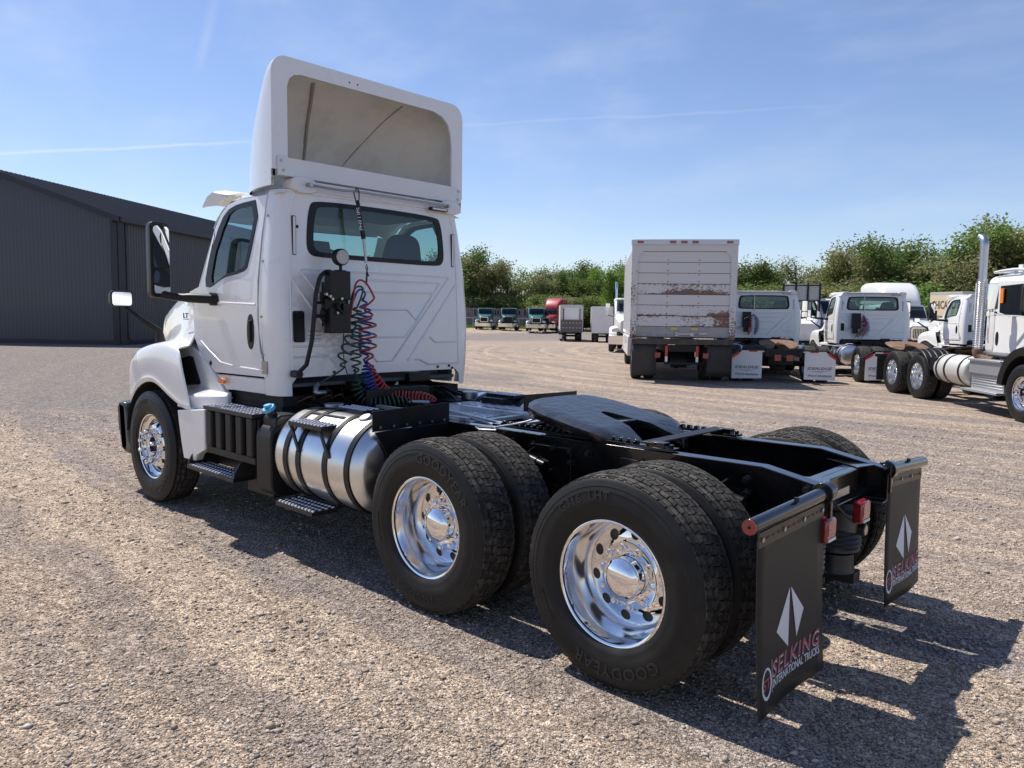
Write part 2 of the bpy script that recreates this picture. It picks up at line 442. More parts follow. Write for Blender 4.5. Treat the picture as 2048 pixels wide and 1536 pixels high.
def lettering(words):
    def mk():
        mb = MB()
        for s, r, a, size, off in words: arc_text(mb, s, r, a, size, .1435, extrude=.0026, offset=off, space=1.12, res=2)
        return mb
    return mk
WORDS1 = [('GOODYEAR', .385, -92, .078, .012), ('G316  LHT', .398, 100, .060, .010), ('ENDURANCE', .40, 196, .024, .004)]
WORDS2 = [('GOODYEAR', .385, 62, .078, .012), ('ENDURANCE', .395, -98, .050, .008), ('REGROOVABLE TUBELESS', .40, 190, .016, .0)]
WORDS3 = [('GOODYEAR', .385, -60, .07, .010), ('G661 HSA', .395, 110, .05, .006)]
def wheel(parent, x, y, side, kind='drive', words=None, key='a', inner=True, spin=0.0, r=.514, detail=True):
    """one corner: wheel > tyre, rim, hub, lug nuts; side +1 = truck's left"""
    w = bpy.data.objects.new('wheel', lib('tyre_'+kind, lambda: TY_D if kind == 'drive' else TY_S, [RUB, TREAD], smooth=32, recalc=False))
    C.objects.link(w); w.parent = parent; w.location = (x, y, r); w.rotation_euler = (0, spin, 0 if side > 0 else math.pi)
    put('rim_'+kind, 'rim', lambda: rim_mesh(kind), [CHROME, BARREL] if kind == 'drive' else CHROME2, w, smooth=28, weld=True)
    put('hub_'+kind, 'hub', lambda: hub_mesh(kind), CHROME if kind == 'drive' else [CHROME, DARK], w, loc=(0, -.035 if kind == 'drive' else 0, 0), smooth=40)
    for i_, wd in enumerate(words if words and detail else ()): put('words_%s%d' % (key, i_), 'raised_word', lettering([wd]), LETTER, w, smooth=0, recalc=False)
    if detail:
        for k in range(10):
            a = 2*math.pi*(k+.5)/10
            put('nut_'+kind, 'lug_nut', lambda: nut_mesh(kind), CHROME, w, loc=(.1425*math.cos(a), 0, .1425*math.sin(a)), smooth=30)
    mk = lambda: MB().lathe([(-.16,.20),(-.10,.20),(-.07,.235),(-.07,.05)] if kind == 'drive' else [(-.14,.21),(.03,.21),(.05,.235),(.05,.05)], n=32)
    put('drum_'+kind, 'brake_drum', mk, mat('brake_drum', (.10,.085,.07), .6), w)
    return w
def inner_tyre(parent, x, y, side, spin=0.0, r=.514):
    w = bpy.data.objects.new('inner_tyre', lib('tyre_drive', lambda: TY_D, [RUB, TREAD], smooth=32, recalc=False))
    C.objects.link(w); w.parent = parent; w.location = (x, y, r); w.rotation_euler = (0, spin, 0 if side > 0 else math.pi)
    put('innerrim', 'rim', lambda: MB().lathe([(.12,.290),(.115,.302),(.10,.292),(.03,.276),(-.03,.27),(-.12,.30)], n=48), STEEL, w)
    return w

# ---------------------------------------------------------------- hero truck
T = thing('semi_truck', 'white day-cab semi tractor with tall open-backed roof fairing, chrome wheels and black mud flaps', 'truck')
XF = 5.127
YW = 1.073
wheel(T, 0, YW, 1, 'drive', WORDS1, 'a', spin=.2)
wheel(T, 1.32, YW, 1, 'drive', WORDS2, 'b', spin=0)
wheel(T, 0, -YW, -1, 'drive', None, spin=.5); wheel(T, 1.32, -YW, -1, 'drive', None, spin=.1)
for x in (0, 1.32):
    for s in (1, -1): inner_tyre(T, x, s*(YW-.336), s, spin=x+.3*s)
wf = wheel(T, XF, 1.085, 1, 'steer', WORDS3, 'c'); wheel(T, XF, -1.085, -1, 'steer', None)

def wside(z): return interp(z, [1.0, 1.25, 1.6, 1.95, 2.3, 2.66, 2.80], [.985, .998, 1.005, .998, .972, .935, .90])
def ws(z, s): return wside(z) + (interp(z, [1.1,1.35,1.7,2.0,2.4,2.66], [.03,.065,.085,.075,.035,0]) if s < 0 else 0)
def xrear(z): return 3.24 + .04*(z-1.2)
def make_cab(T):
    mb = MB()
    # rear wall with the window opening
    WIN = smooth_poly([(.70,2.215),(.725,2.30),(.690,2.60),(.62,2.64),(0,2.650),(-.62,2.64),(-.690,2.60),(-.725,2.30),(-.70,2.215),(-.62,2.195),(0,2.195),(.62,2.195)], 2)
    out = [(.885,1.205),(.845,1.25),(.3,1.255),(-.3,1.255),(-.845,1.25),(-.885,1.205),(-.895,1.6),(-.89,2.1),(-.865,2.5),(-.835,2.66),(-.80,2.70),(0,2.715),(.80,2.70),(.835,2.66),(.865,2.5),(.89,2.1),(.895,1.6)]
    f = lambda d: (lambda y, z: (xrear(z)+d, y, z))
    mb.prism(out, f(0), f(.03), holes=[WIN])
    for s in (1, -1):      # rounded rear corners and the panel up to the door seam
        rows = []
        for z in (1.11,1.16,1.205,1.35,1.6,1.85,2.1,2.3,2.5,2.6,2.66,2.70):
            w = ws(z, s); xr = xrear(z); y0 = interp(z, [1.2,1.6,2.1,2.5,2.66,2.7], [.885,.895,.89,.865,.835,.80]); ring = []
            for i in range(9):
                a = math.pi/2*i/8; ring.append((xr + .15*(1-math.cos(a)), s*(y0 + (w-y0)*math.sin(a)**.85), z))
            ring += [(xr+.22, s*w, z), (interp(z, [1.1,1.25,1.46,1.7,2,2.7], [3.9,3.40,3.50,3.525,3.53,3.47]) if z > 1.24 else 3.45, s*(w), z)]
            rows.append(ring)
        mb.rings(rows, False, False)
    # roof: crowned skin that rolls down to the door frames
    rows = []
    for x in (3.30,3.34,3.5,3.8,4.05,4.2,4.30,4.34):
        ring = []
        zc = interp(x, [3.30,3.36,3.8,4.05,4.2,4.30,4.34], [2.715,2.765,2.79,2.785,2.75,2.68,2.60])
        ze = interp(x, [3.30,3.9,4.05,4.2,4.30,4.34], [2.66,2.675,2.665,2.61,2.53,2.46])
        for i in range(17):
            t = -1+2*i/16; w = wside(ze)
            ring.append((x + (.10*(1-t*t) if x > 4.2 else 0), w*math.copysign(abs(t)**.8, t), ze + (zc-ze)*(1-abs(t)**5)))
        rows.append(ring)
    mb.rings(rows, False, False)
    # A pillars beside the windscreen, cowl, floor and firewall
    for s in (1, -1):
        P = [(4.31,.945,2.50),(4.40,.965,2.24),(4.50,.99,1.97)]; Q = [(4.385,.90,2.53),(4.52,.93,2.24),(4.68,.95,1.93)]
        Q2 = [(4.42,.84,2.54),(4.57,.87,2.24),(4.74,.89,1.92)]
        mb.rings([[(x, s*y, z) for x, y, z in L] for L in (P, Q, Q2)], False, False)
        mb.prism([(4.62,1.86),(4.47,1.99),(4.74,1.93),(4.80,1.80)], lambda x, z: (x, s*.99, z), lambda x, z: (x, s*.90, z))
    cab = mb.build('cab', WHITE, T, smooth=38, weld=True)
    # dark underside and interior liner
    mb = MB(); mb.box(3.28, 4.75, -.86, .86, 1.17, 1.20); mb.box(4.72, 4.76, -.86, .86, 1.20, 1.95)
    mb.box(3.32, 4.30, -.84, .84, 2.655, 2.67)
    mb.box(4.35, 4.72, -.85, .85, 1.78, 1.90)
    for s in (1, -1): mb.box(3.33, 3.50, s*.86-.02, s*.86+.02, 1.2, 2.65)
    mb.build('interior_trim', LINER, cab, bevel=.01)
    # pressed swages in the rear wall
    rib = MB()
    def swage(pts, r=.0105):
        rib.tube([(xrear(z)-.0005, y, z) for y, z in pts], r, 6)
    swage([(.774,2.094),(-.78,2.102),(-.098,1.355),(.067,1.352),(.20,1.50)])
    swage([(.926*.94,2.03),(.555,1.62),(.527,1.562),(.585,1.501),(.87,1.491)])
    swage([(.790,2.085),(.33,1.60)])
    swage([(.15,2.038),(-.66,2.042),(-.374,1.703),(-.274,1.797),(.151,1.793)])
    swage([(.151,1.938),(-.579,1.945)]); swage([(.152,1.558),(-.246,1.558),(-.386,1.70)])
    swage([(-.86,2.031),(-.27,1.349)]); swage([(-.532,1.555),(-.594,1.507),(-.87,1.508)])
    swage([(-.352,1.356),(-.40,1.356),(-.509,1.309),(-.865,1.309)]); swage([(.87,1.41),(.557,1.41),(.49,1.35)])
    swage([(.872,2.05),(.855,2.50),(.80,2.675),(0,2.69),(-.80,2.675),(-.855,2.5),(-.875,2.05),(-.880,1.3)], .006)
    swage([(.872,2.05),(.878,1.27)], .006)
    rib.build('pressed_panel_line', WHITE, cab)
    # windows
    inn = [(y*.915, 2.42+(z-2.42)*.83) for y, z in WIN]
    g = MB(); g.prism(WIN, f(-.006), f(.004), holes=[inn]); rw = g.build('rear_window', SEAL, T, smooth=30)
    g = MB(); g.poly([(xrear(z)-.001, y, z) for y, z in inn]); g.build('pane', GLASS, rw)
    rows = []
    for z, x0, w in ((1.93,4.72,.89),(2.05,4.68,.885),(2.24,4.57,.87),(2.42,4.475,.85),(2.54,4.42,.84)):
        rows.append([(x0 + .14*(1-t*t), w*t, z) for t in [-1+.2*i for i in range(11)]])
    g = MB(); g.rings(rows, False, False); g.build('windscreen', GLASS, T, smooth=60)
    g = MB(); g.rings([[(p[0]+.012, p[1], p[2]) for p in rows[-1]], [(p[0]-.06, p[1], p[2]+.11) for p in rows[-1]]], False, False)
    g.box(4.72, 4.88, -.02, .02, 1.9, 1.95)
    g.build('windscreen_header', WHITE, cab, smooth=60)
    # doors
    DW = [(4.42,1.97),(4.298,1.958),(4.153,2.032),(3.762,2.072),(3.682,2.118),(3.551,2.640),(3.92,2.630),(4.066,2.600),(4.186,2.525),(4.345,2.235)]
    DW = [(4.36,2.20)]+[p for q_ in DW for p in (q_,)]+[(4.30,2.36)]; DW = smooth_poly(DW, 1)
    OUT = [(3.475,2.665),(3.95,2.665),(4.09,2.640),(4.20,2.575),(4.30,2.45),(4.49,1.99),(4.615,1.86),(4.63,1.68),(4.616,1.52),(4.54,1.41),(4.266,1.242),(3.405,1.252),(3.50,1.455),(3.53,1.70),(3.535,2.0),(3.51,2.35)]
    for s in (1, -1):
        mb = MB()
        mb.prism(OUT, lambda x, z: (x, s*(ws(z, s)+.008), z), lambda x, z: (x, s*(ws(z, s)-.035), z), holes=[DW])
        d = mb.build('door', WHITE, T, bevel=.006, smooth=30)
        q = MB(); q.tube([(x, s*(ws(z, s)+.006), z) for x, z in ((3.56,1.815),(3.8,1.822),(4.1,1.83),(4.4,1.835),(4.60,1.84))], .010, 8)
        q.tube([(x, s*(ws(z, s)+.006), z) for x, z in ((3.45,1.30),(3.9,1.31),(4.15,1.33),(4.35,1.42),(4.5,1.5))], .008, 8); q.build('door_crease', WHITE, d, smooth=60)
        cx, cz = 3.98, 2.30
        DI = [(cx+(x-cx)*.86-.02*(x > cx)-.03*(x > 4.1), cz+(z-cz)*.90) for x, z in DW]
        sl = MB(); sl.prism(DW, lambda x, z: (x, s*(ws(z, s)+.013), z), lambda x, z: (x, s*(ws(z, s)-.01), z), holes=[DI]); sl.build('window_seal', SEAL, d, smooth=30)
        g = MB(); g.poly([(x, s*(ws(z, s)+.003), z) for x, z in DI]); g.build('door_window', GLASS, d, smooth=0)
        h = MB(); h.prism(smooth_poly([(3.58,1.74),(3.69,1.74),(3.69,1.46),(3.58,1.46)], 2), lambda x, z: (x, s*(ws(z, s)+.012), z), lambda x, z: (x, s*(ws(z, s)-.0), z))
        h.box(3.615, 3.645, *sorted((s*1.012, s*1.030)), 1.52, 1.69)
        h.build('door_handle', PLAST, d, bevel=.006)
        if s > 0:
            q = MB(); q.cyl((4.33,1.005,1.315), (4.33,1.012,1.315), .020, n=20); q.build('round_badge', TXTBLK, d)
            q = MB(); q.box(3.40, 3.475, 1.004, 1.010, 1.275, 1.375, ); q.build('data_plate', PLATEM, cab)
            q = MB()
            for zz, xx in ((2.50,3.445),(2.15,3.475),(1.72,3.478),(1.42,3.46)): q.cyl((xx, wside(zz)-.002, zz), (xx, wside(zz)+.012, zz), .009, n=10); q.build('bolt', STEEL, cab); q = MB()
            for xx in (4.0,): pass
        # lower skirt and cowl side panel
        k = MB(); k.prism([(3.44,1.235),(4.26,1.225),(4.10,1.10),(3.98,1.11),(3.44,1.115)], lambda x, z: (x, s*(.992), z), lambda x, z: (x, s*.94, z))
        k.prism([(4.63,1.42),(4.53,1.395),(4.28,1.225),(4.12,1.095),(4.05,1.03),(4.18,.965),(4.45,.93),(4.72,.92),(5.1,1.1),(5.1,1.47),(4.72,1.47)], lambda x, z: (x, s*1.006, z), lambda x, z: (x, s*.95, z))
        k.build('side_skirt', WHITE, T, bevel=.012, smooth=30)
        k = MB(); k.rings([[(x, s*yo, .925), (x, s*yo, 1.04), (x-.0, s*1.0, 1.085), (x, s*.97, 1.085), (x, s*.97, .925)] for x, yo in ((4.60,1.19),(4.37,1.185),(4.20,1.10),(4.04,1.015))])
        k.build('cowl_sill', WHITE, T, bevel=.010, smooth=35)
        v = MB(); v.prism([(4.95,1.32),(4.74,1.36),(4.67,1.355),(4.53,1.13),(4.555,1.115),(4.95,1.08)], lambda x, z: (x, s*1.012, z), lambda x, z: (x, s*1.0, z)); v.build('side_vent', DARK, T)
        a = MB(); a.prism(smooth_poly([(4.13,1.205),(4.05,1.205),(4.02,1.18),(4.05,1.155),(4.13,1.155)], 1), lambda x, z: (x, s*1.047, z), lambda x, z: (x, s*1.02, z)); a.build('turn_signal', AMBER, T, bevel=.004)
    for y_, z_ in ((.80,1.275),(.50,1.28),(.30,1.285),(-.62,1.28),(-.76,1.285),(-.80,1.262)):
        q = MB(); q.cyl((xrear(z_)-.008, y_, z_), (xrear(z_)+.01, y_, z_), .012, n=10); q.build('panel_bolt', SEAL, cab)
    # reflective strips, vent and warning sticker on the rear wall
    for y0, y1, z0, z1, lean in ((.815,.845,2.20,2.50,.0), (-.845,-.815,2.20,2.50,0)):
        q = MB(); q.box(xrear(2.35)-.010, xrear(2.35)+.004, y0, y1, z0, z1); a = q.build('strip_frame', BLACKS, cab)
        q = MB(); q.box(xrear(2.35)-.0125, xrear(2.35)-.0095, y0+.005, y1-.005, z0+.006, z1-.006); q.build('reflective_strip', LABELW, cab)
    q = MB(); q.cyl((3.28,.80,2.42), (3.300,.80,2.42), .012, n=12); q.build('plug', SEAL, cab)
    v = MB(); v.prism(rrect(.765,.862,1.525,1.77,.018), lambda y, z: (xrear(z)-.012, y, z), lambda y, z: (xrear(z)+.002, y, z)); vg = v.build('air_vent', PLAST, cab, bevel=.003)
    v = MB()
    for i in range(10): v.box(3.232, 3.25, .775, .852, 1.54+i*.0225, 1.548+i*.0225)
    v.build('vent_louvre', SEAL, cab)
    return cab
cab = make_cab(T)
q = MB(); q.box(3.246, 3.256, .600, .752, 1.525, 1.640); q.build('warning_sticker', LABELW, cab)
q = MB(); put_text(q, 'WARNING', (3.2455, .676, 1.605), (0,-1,0), (0,0,1), width=.118, size=.03, extrude=.0003); q.build('warning_text', TXTRED, cab, smooth=0)
q = MB(); put_text(q, 'VEHICLE COMPONENTS', (3.2455, .676, 1.575), (0,-1,0), (0,0,1), width=.125, size=.012, extrude=.0003)
put_text(q, 'PERMANENTLY MARKED', (3.2455, .676, 1.548), (0,-1,0), (0,0,1), width=.125, size=.012, extrude=.0003); q.build('sticker_print', TXTBLK, cab, smooth=0)
q = MB(); put_text(q, 'LT', (4.80, 1.004, 1.695), (-1,0,0), (0,0,1), width=.095, size=.06, height=.045, offset=.01, extrude=.003); 
q.box(4.75, 4.85, .998, 1.005, 1.682, 1.688)
q.build('model_badge', TXTBLK, T, smooth=0)

# seats, steering wheel
for nm, y, zt in (('passenger_seat', -.50, 2.49), ('driver_seat', .50, 2.36)):
    mb = MB()
    for z0, z1, w, x0, x1 in ((1.45,1.62,.25,3.62,4.12),):
        mb.rings([[(x, y+a, b) for a, b in rrect(-w, w, z0, z1, .06)] for x in (x0, x1)])
    st = []
    for z, w, d in ((1.55,.23,.07),(1.8,.25,.08),(2.1,.245,.075),(2.28,.205,.07),(2.38,.185,.065),(zt-.04,.16,.055),(zt,.09,.03)):
        st.append([(3.70 - (z-1.55)*.12 + b, y+a, z) for a, b in rrect(-w, w, -d, d, min(w, d)*.8)])
    mb.rings(st); mb.build(nm, SEAT, T, smooth=50, sub=1)
mb = MB(); c = Vector((4.18, .50, 2.02)); ax = Vector((-.75, 0, .66)).normalized(); u = Vector((0,1,0)); w = ax.cross(u)
mb.tube([c + .21*(math.cos(t)*u + math.sin(t)*w) for t in [2*math.pi*i/28 for i in range(29)]], .016, 8)
mb.tube([c - .2*w, c, c + .2*w], .014, 6); mb.tube([c, c - ax*.35], .03, 8)
mb.build('steering_wheel', LINER, T)

# roof fairing: open-backed shell
def fair_ring(z, inset=0.0):
    t = (z-2.72)/(3.69-2.72); L = 1.04*max(0, 1-t**2.2)**.62 - inset*1.6; w = .985-inset
    w = min(w, .985 - inset - (.0 if z < 3.56 else (.13 - math.sqrt(max(0, .13**2 - (z-3.56)**2)))))
    L = max(L, .012); return [(3.335 + L*math.sqrt(max(0, 1-abs(s)**2.6)), w*s, z) for s in [math.sin(math.pi/2*(-1+2*i/28)) for i in range(29)]]
zs = [2.72,2.76,2.80,2.9,3.0,3.1,3.2,3.3,3.4,3.48,3.55,3.60,3.64,3.67,3.685,3.69]
mb = MB(); mb.rings([fair_ring(z) for z in zs], False, False)
F0 = [(.985,2.84),(.985,3.56)] + [(.855+.13*math.cos(R(a)), 3.56+.13*math.sin(R(a))) for a in (20,40,60,80,90)] + [(-.855+.13*math.cos(R(a)), 3.56+.13*math.sin(R(a))) for a in (90,100,120,140,160)] + [(-.985,3.56),(-.985,2.84)]
FI = [(.85,2.93),(.85,3.47),(.83,3.53),(.79,3.565),(.73,3.58),(-.63,3.58),(-.73,3.555),(-.80,3.50),(-.835,3.42),(-.85,3.3),(-.85,2.93)]
mb.prism(F0, lambda y, z: (3.322, y, z), lambda y, z: (3.345, y, z), holes=[FI])
fa = mb.build('roof_fairing', WHITE, T, smooth=40)
mb = MB(); mb.rings([fair_ring(min(z, 3.66), .02) for z in zs[:-1]], False, False); mb.build('fairing_liner', FIBRE, fa, smooth=50)
mb = MB(); mb.tube(catmull([(3.575,.458,3.633),(3.77,.354,3.551),(3.965,.266,3.434),(4.15,.177,3.261),(4.245,.139,3.125),(4.30,.12,2.95)],3), .019, 6)
mb.build('fairing_rib', mat('fairing_seam', (.36, .32, .27), .8), fa); mb = MB(); mb.tube(catmull([(4.29,-.18,2.95),(4.22,-.267,3.151),(4.01,-.38,3.382),(3.78,-.436,3.54),(3.565,-.467,3.635)], 4), .009, 6)
mb.build('fairing_rib', mat('fairing_seam', (.36, .32, .27), .8), fa)
mb = MB(); mb.rings([[(3.30+.0*i, y, z) for y, z in ((.945,2.80),(.945,2.94),(.845,2.935),(-.845,2.94),(-.95,2.925),(-.95,2.80))], [(3.318, y, z) for y, z in ((.945,2.80),(.945,2.94),(.845,2.935),(-.845,2.94),(-.95,2.925),(-.95,2.80))]])
mb.box(3.30, 3.42, -.96, .94, 2.796, 2.806)
mb.build('rear_crossbar', WHITE2, fa, bevel=.003)
mb = MB()
for y, z in ((.92,2.905),(.90,2.835),(-.92,2.905),(-.91,2.83)): mb.cyl((3.294,y,z), (3.302,y,z), .011, n=10)
mb.build('rivet', STEEL, fa)
mb = MB()
for y in (.28,.20): mb.cyl((3.3205,y,3.625), (3.324,y,3.625), .007, n=10)
mb.build('drain_hole', SEAL, fa)
mb = MB()   # lower rim flaps between fairing and cab roof
for s in (1, -1):
    mb.rings([[(x, s*.975, z), (x, s*.955, z)] for x, z in ((3.33,2.85),(3.33,2.79))], True, False)
    mb.prism([(3.325,2.86),(3.345,2.785),(3.43,2.75),(3.43,2.86)], lambda x, z: (x, s*.978, z), lambda x, z: (x, s*.955, z))
mb.build('fairing_lower_edge', WHITE2, fa, smooth=30)
# roof pads, rod and marker lamp
mb = MB()
for y in (.76, -.78): mb.prism(smooth_poly([(y-.13,2.68),(y-.13,2.76),(y-.08,2.80),(y+.09,2.80),(y+.10,2.68)], 1), lambda a, z: (3.255, a, z), lambda a, z: (3.40, a, z))
mb.box(3.29, 3.36, -.70, .66, 2.70, 2.78)
mb.build('fairing_mount', WHITE2, cab, bevel=.012, smooth=30)
mb = MB(); mb.tube(catmull([(3.22,.72,2.742),(3.215,.56,2.735),(3.21,.42,2.735),(3.205,.31,2.742),(3.21,.1,2.742),(3.215,-.5,2.742),(3.22,-.72,2.742)], 4), .0095, 8)
mb.cyl((3.26,.72,2.742), (3.20,.72,2.742), .016); mb.cyl((3.26,-.72,2.742), (3.20,-.72,2.742), .016)
mb.build('hose_tender_rod', STEEL, T)
mb = MB(); mb.box(3.225, 3.265, -.72, -.52, 2.688, 2.715); mb.build('third_lamp', SEAL, cab, bevel=.003)
mb = MB(); mb.box(3.22, 3.226, -.705, -.535, 2.694, 2.709); mb.build('lamp_lens', LABELW, cab)

# sun visor
mb = MB(); P = [(4.06,2.765),(4.30,2.80),(4.46,2.832),(4.56,2.80),(4.655,2.725)]
rows = []
for t in [-1,-.985,-.95,-.85,-.5,0,.5,.85,.95,.985,1]:
    fx = .12*(1-t*t); dz = -.05*abs(t)**8
    rows.append([(x+fx, .90*t, z+dz) for x, z in P])
mb.rings(rows, False, False)
for s in (1, -1): mb.prism([(4.20,2.72),(4.46,2.782),(4.56,2.755),(4.655,2.675),(4.40,2.665)], lambda x, z: (x, s*.90, z), lambda x, z: (x, s*.885, z))
mb.build('sun_visor', mat('aged_white', (.66,.63,.54), .45, coat=.4), T, solid=.012, smooth=45)

# hood and fenders
def hood_mesh():
    mb = MB(); xs = [4.63,4.65,4.69,4.72,4.78,4.86,5.0,5.13,5.3,5.45,5.55,5.58,5.68,5.80,5.90,5.97,6.02,6.03]
    rings = []
    def zs(x): return interp(x, [4.4,4.63,4.82,5.0,5.23,5.45,5.62,5.77,5.90,5.99], [1.36,1.44,1.475,1.475,1.45,1.40,1.335,1.25,1.15,1.05])
    def zh(x): return interp(x, [4.6,5.0,5.26,5.59,5.87,6.0], [1.95,1.965,1.95,1.90,1.83,1.78])
    def hy(x): return interp(x, [4.6,5.0,5.4,5.8,6.1], [.99,.93,.84,.76,.70])
    def zb(x):
        d = (x-XF)/.60; return .514 + .60*math.sqrt(max(0, 1-d*d)) if abs(d) < .74 else .918
    for x in xs:
        z0, z1, z2, h = zb(x), zs(x), zh(x), hy(x)
        L = [(1.13,z0+.03),(1.195,z0),(1.203,z0+.003),(1.215,z0+.045),(1.205,z0+.055),(1.212,z0+(z1-z0)*.5),(1.205,z0+(z1-z0)*.80),(1.185,z1-.020),(1.165,z1-.004),(1.09,z1+.012),((1.11+h)/2,z1+.02),(h+.04,z1+.075),(h-.005,z1+.17),(h-.02,z2-.14),(h-.06,z2-.04),(h-.17,z2),(h*.5,z2+.02),(0,z2+.03)]
        yo = interp(x, [5.45,5.68,5.80,5.90,5.97,6.03], [1.215,1.185,1.13,1.05,.96,.84]); ring = []
        for i, (y, z) in enumerate(L):
            if i < 10: y = min(y, h + (y-h)*(yo-h)/(1.215-h)) if yo < 1.214 else y
            xx = x
            if x < 4.8:      # rear edge of the fender sweeps back towards its foot
                k = min(1, (4.8-x)/.17); tgt = interp(z, [.92,1.15,1.35,1.5], [4.30,4.40,4.50,4.60]) if i < 8 else 4.63
                xx = 4.8 + (tgt-4.8)*k*1.0
                if i < 5 and x == xs[0]: y = y + .0
            ring.append((xx, y, z))
        rings.append(ring + [(a, -b, c) for a, b, c in reversed(ring[:-1])])
    mb.rings(rings, False, False)
    # nose
    nose = []
    for x, zt, w, zl in ((5.95,1.80,.735,.95),(6.10,1.74,.70,.95),(6.20,1.68,.67,.95),(6.26,1.58,.63,.95),(6.30,1.40,.60,.95),(6.31,.95,.58,.90)):
        ring = []
        for t in range(13):
            a = math.pi*t/12; c = math.cos(a); sn = math.sin(a)
            ring.append((x, w*math.copysign(abs(c)**.45, c), zl + (zt-zl)*abs(sn)**.5))
        nose.append(ring)
    nose.append([(6.31, p[1]*.2, .95+(p[2]-.95)*.2) for p in nose[-1]])
    mb.rings(nose, False, False)
    return mb
hood = hood_mesh().build('hood', WHITE, T, sub=2, smooth=60, solid=.02)
hood.modifiers['sub'].boundary_smooth = 'PRESERVE_CORNERS'
mb = MB(); rows = []
for a in [R(8+i*164/18) for i in range(19)]:
    rows.append([(XF+.597*math.cos(a), y, .514+.597*math.sin(a)) for y in (.70,1.198)])
mb.rings(rows, False, False); rows = [[(p[0], -p[1], p[2]) for p in r] for r in rows]; mb.rings(rows, False, False)
mb.box(4.8, 6.0, -.70, .70, .75, 1.2)
mb.build('wheel_arch_liner', DARK, T)
for s in (1, -1):      # fender foot panel
    mb = MB(); pts = [(4.565,.905),(4.06,.955),(4.06,.62),(4.20,.565),(4.25,.50),(4.46,.495),(4.50,.62),(4.545,.80)]
    mb.prism(pts, lambda x, z: (x+.0, s*(1.205), z), lambda x, z: (x, s*1.13, z)); mb.box(4.06, 4.50, *sorted((s*1.13, s*.95)), .88, .90)
    mb.build('fender_foot_panel', WHITE, T, bevel=.018, seg=3, smooth=40)
mb = MB(); st = []
for y in (-1.19,-1.12,-.9,-.5,0,.5,.9,1.12,1.19):
    bx = 6.36 - .42*(abs(y)/1.19)**3.2
    st.append([(bx-.02, y, .86), (bx+.03, y, .80), (bx+.02, y, .62), (bx-.06, y, .40), (bx-.16, y, .36), (bx-.2, y, .45), (bx-.16, y, .84)])
mb.rings(st)
for s in (1, -1):
    mb.prism([(5.94,.85),(5.80,.865),(5.74,.80),(5.70,.50),(5.60,.45),(5.74,.36),(5.90,.40)], lambda x, z: (x, s*1.19, z), lambda x, z: (x, s*1.12, z))
mb.build('bumper', mat('bumper_black', (.016,.016,.017), .35, coat=.3), T, bevel=.02, smooth=40)

# mirrors
for s in (1, -1):
    mb = MB(); st = []
    for x, k in ((4.46,1.0),(4.50,1.0),(4.56,.92),(4.61,.72)):
        st.append([(x-a*s*.42, s*(1.355 + a*k), 2.175+b*(1-.06*(1-k))) for a, b in rrect(-.098,.098,-.31,.31,.045)])
    mb.rings(st); m = mb.build('door_mirror', PLAST, T, bevel=.008, smooth=45)
    q = MB(); q.prism(rrect(-.078,.078,-.07,.27,.03), lambda a, b: (4.452-a*s*.42, s*(1.35+a), 2.18+b), lambda a, b: (4.462-a*s*.42, s*(1.35+a), 2.18+b))
    q.prism(rrect(-.078,.078,-.285,-.095,.03), lambda a, b: (4.450-a*s*.42, s*(1.35+a), 2.18+b), lambda a, b: (4.462-a*s*.42, s*(1.35+a), 2.18+b)); q.build('mirror_glass', MIRROR, m, smooth=0)
    q = MB(); q.tube(catmull([(4.50,s*1.36,2.0),(4.49,s*1.37,1.91),(4.42,s*1.26,1.875),(4.30,s*1.13,1.865),(4.22,s*1.02,1.86)], 5), [.030]*5+[.034]*8+[.040]*8, 10)
    q.cyl((4.22,s*1.0,1.86), (4.22,s*1.05,1.86), .055, n=20); q.build('mirror_arm', PLAST, m, smooth=60)
    mb = MB(); st = []
    for x, k in ((5.83,1.0),(5.86,1.0),(5.93,.85),(5.97,.5)):
        st.append([(x-a*s*.35, s*(1.165 + a*k), 1.868+b*k) for a, b in rrect(-.118,.118,-.078,.078,.035)])
    mb.rings(st); m = mb.build('hood_mirror', PLAST, T, bevel=.006, smooth=45)
    q = MB(); q.prism(rrect(-.103,.103,-.064,.064,.026), lambda a, b: (5.822-a*s*.35, s*(1.165+a), 1.868+b), lambda a, b: (5.832-a*s*.35, s*(1.165+a), 1.868+b)); q.build('mirror_glass', MIRROR, m, smooth=0)
    q = MB(); q.tube([(5.88,s*1.13,1.80),(5.80,s*1.06,1.72),(5.74,s*.98,1.64),(5.70,s*.87,1.56),(5.70,s*.86,1.45)], [.022,.024,.028,.036,.05], 10); q.build('mirror_arm', PLAST, m, smooth=60)

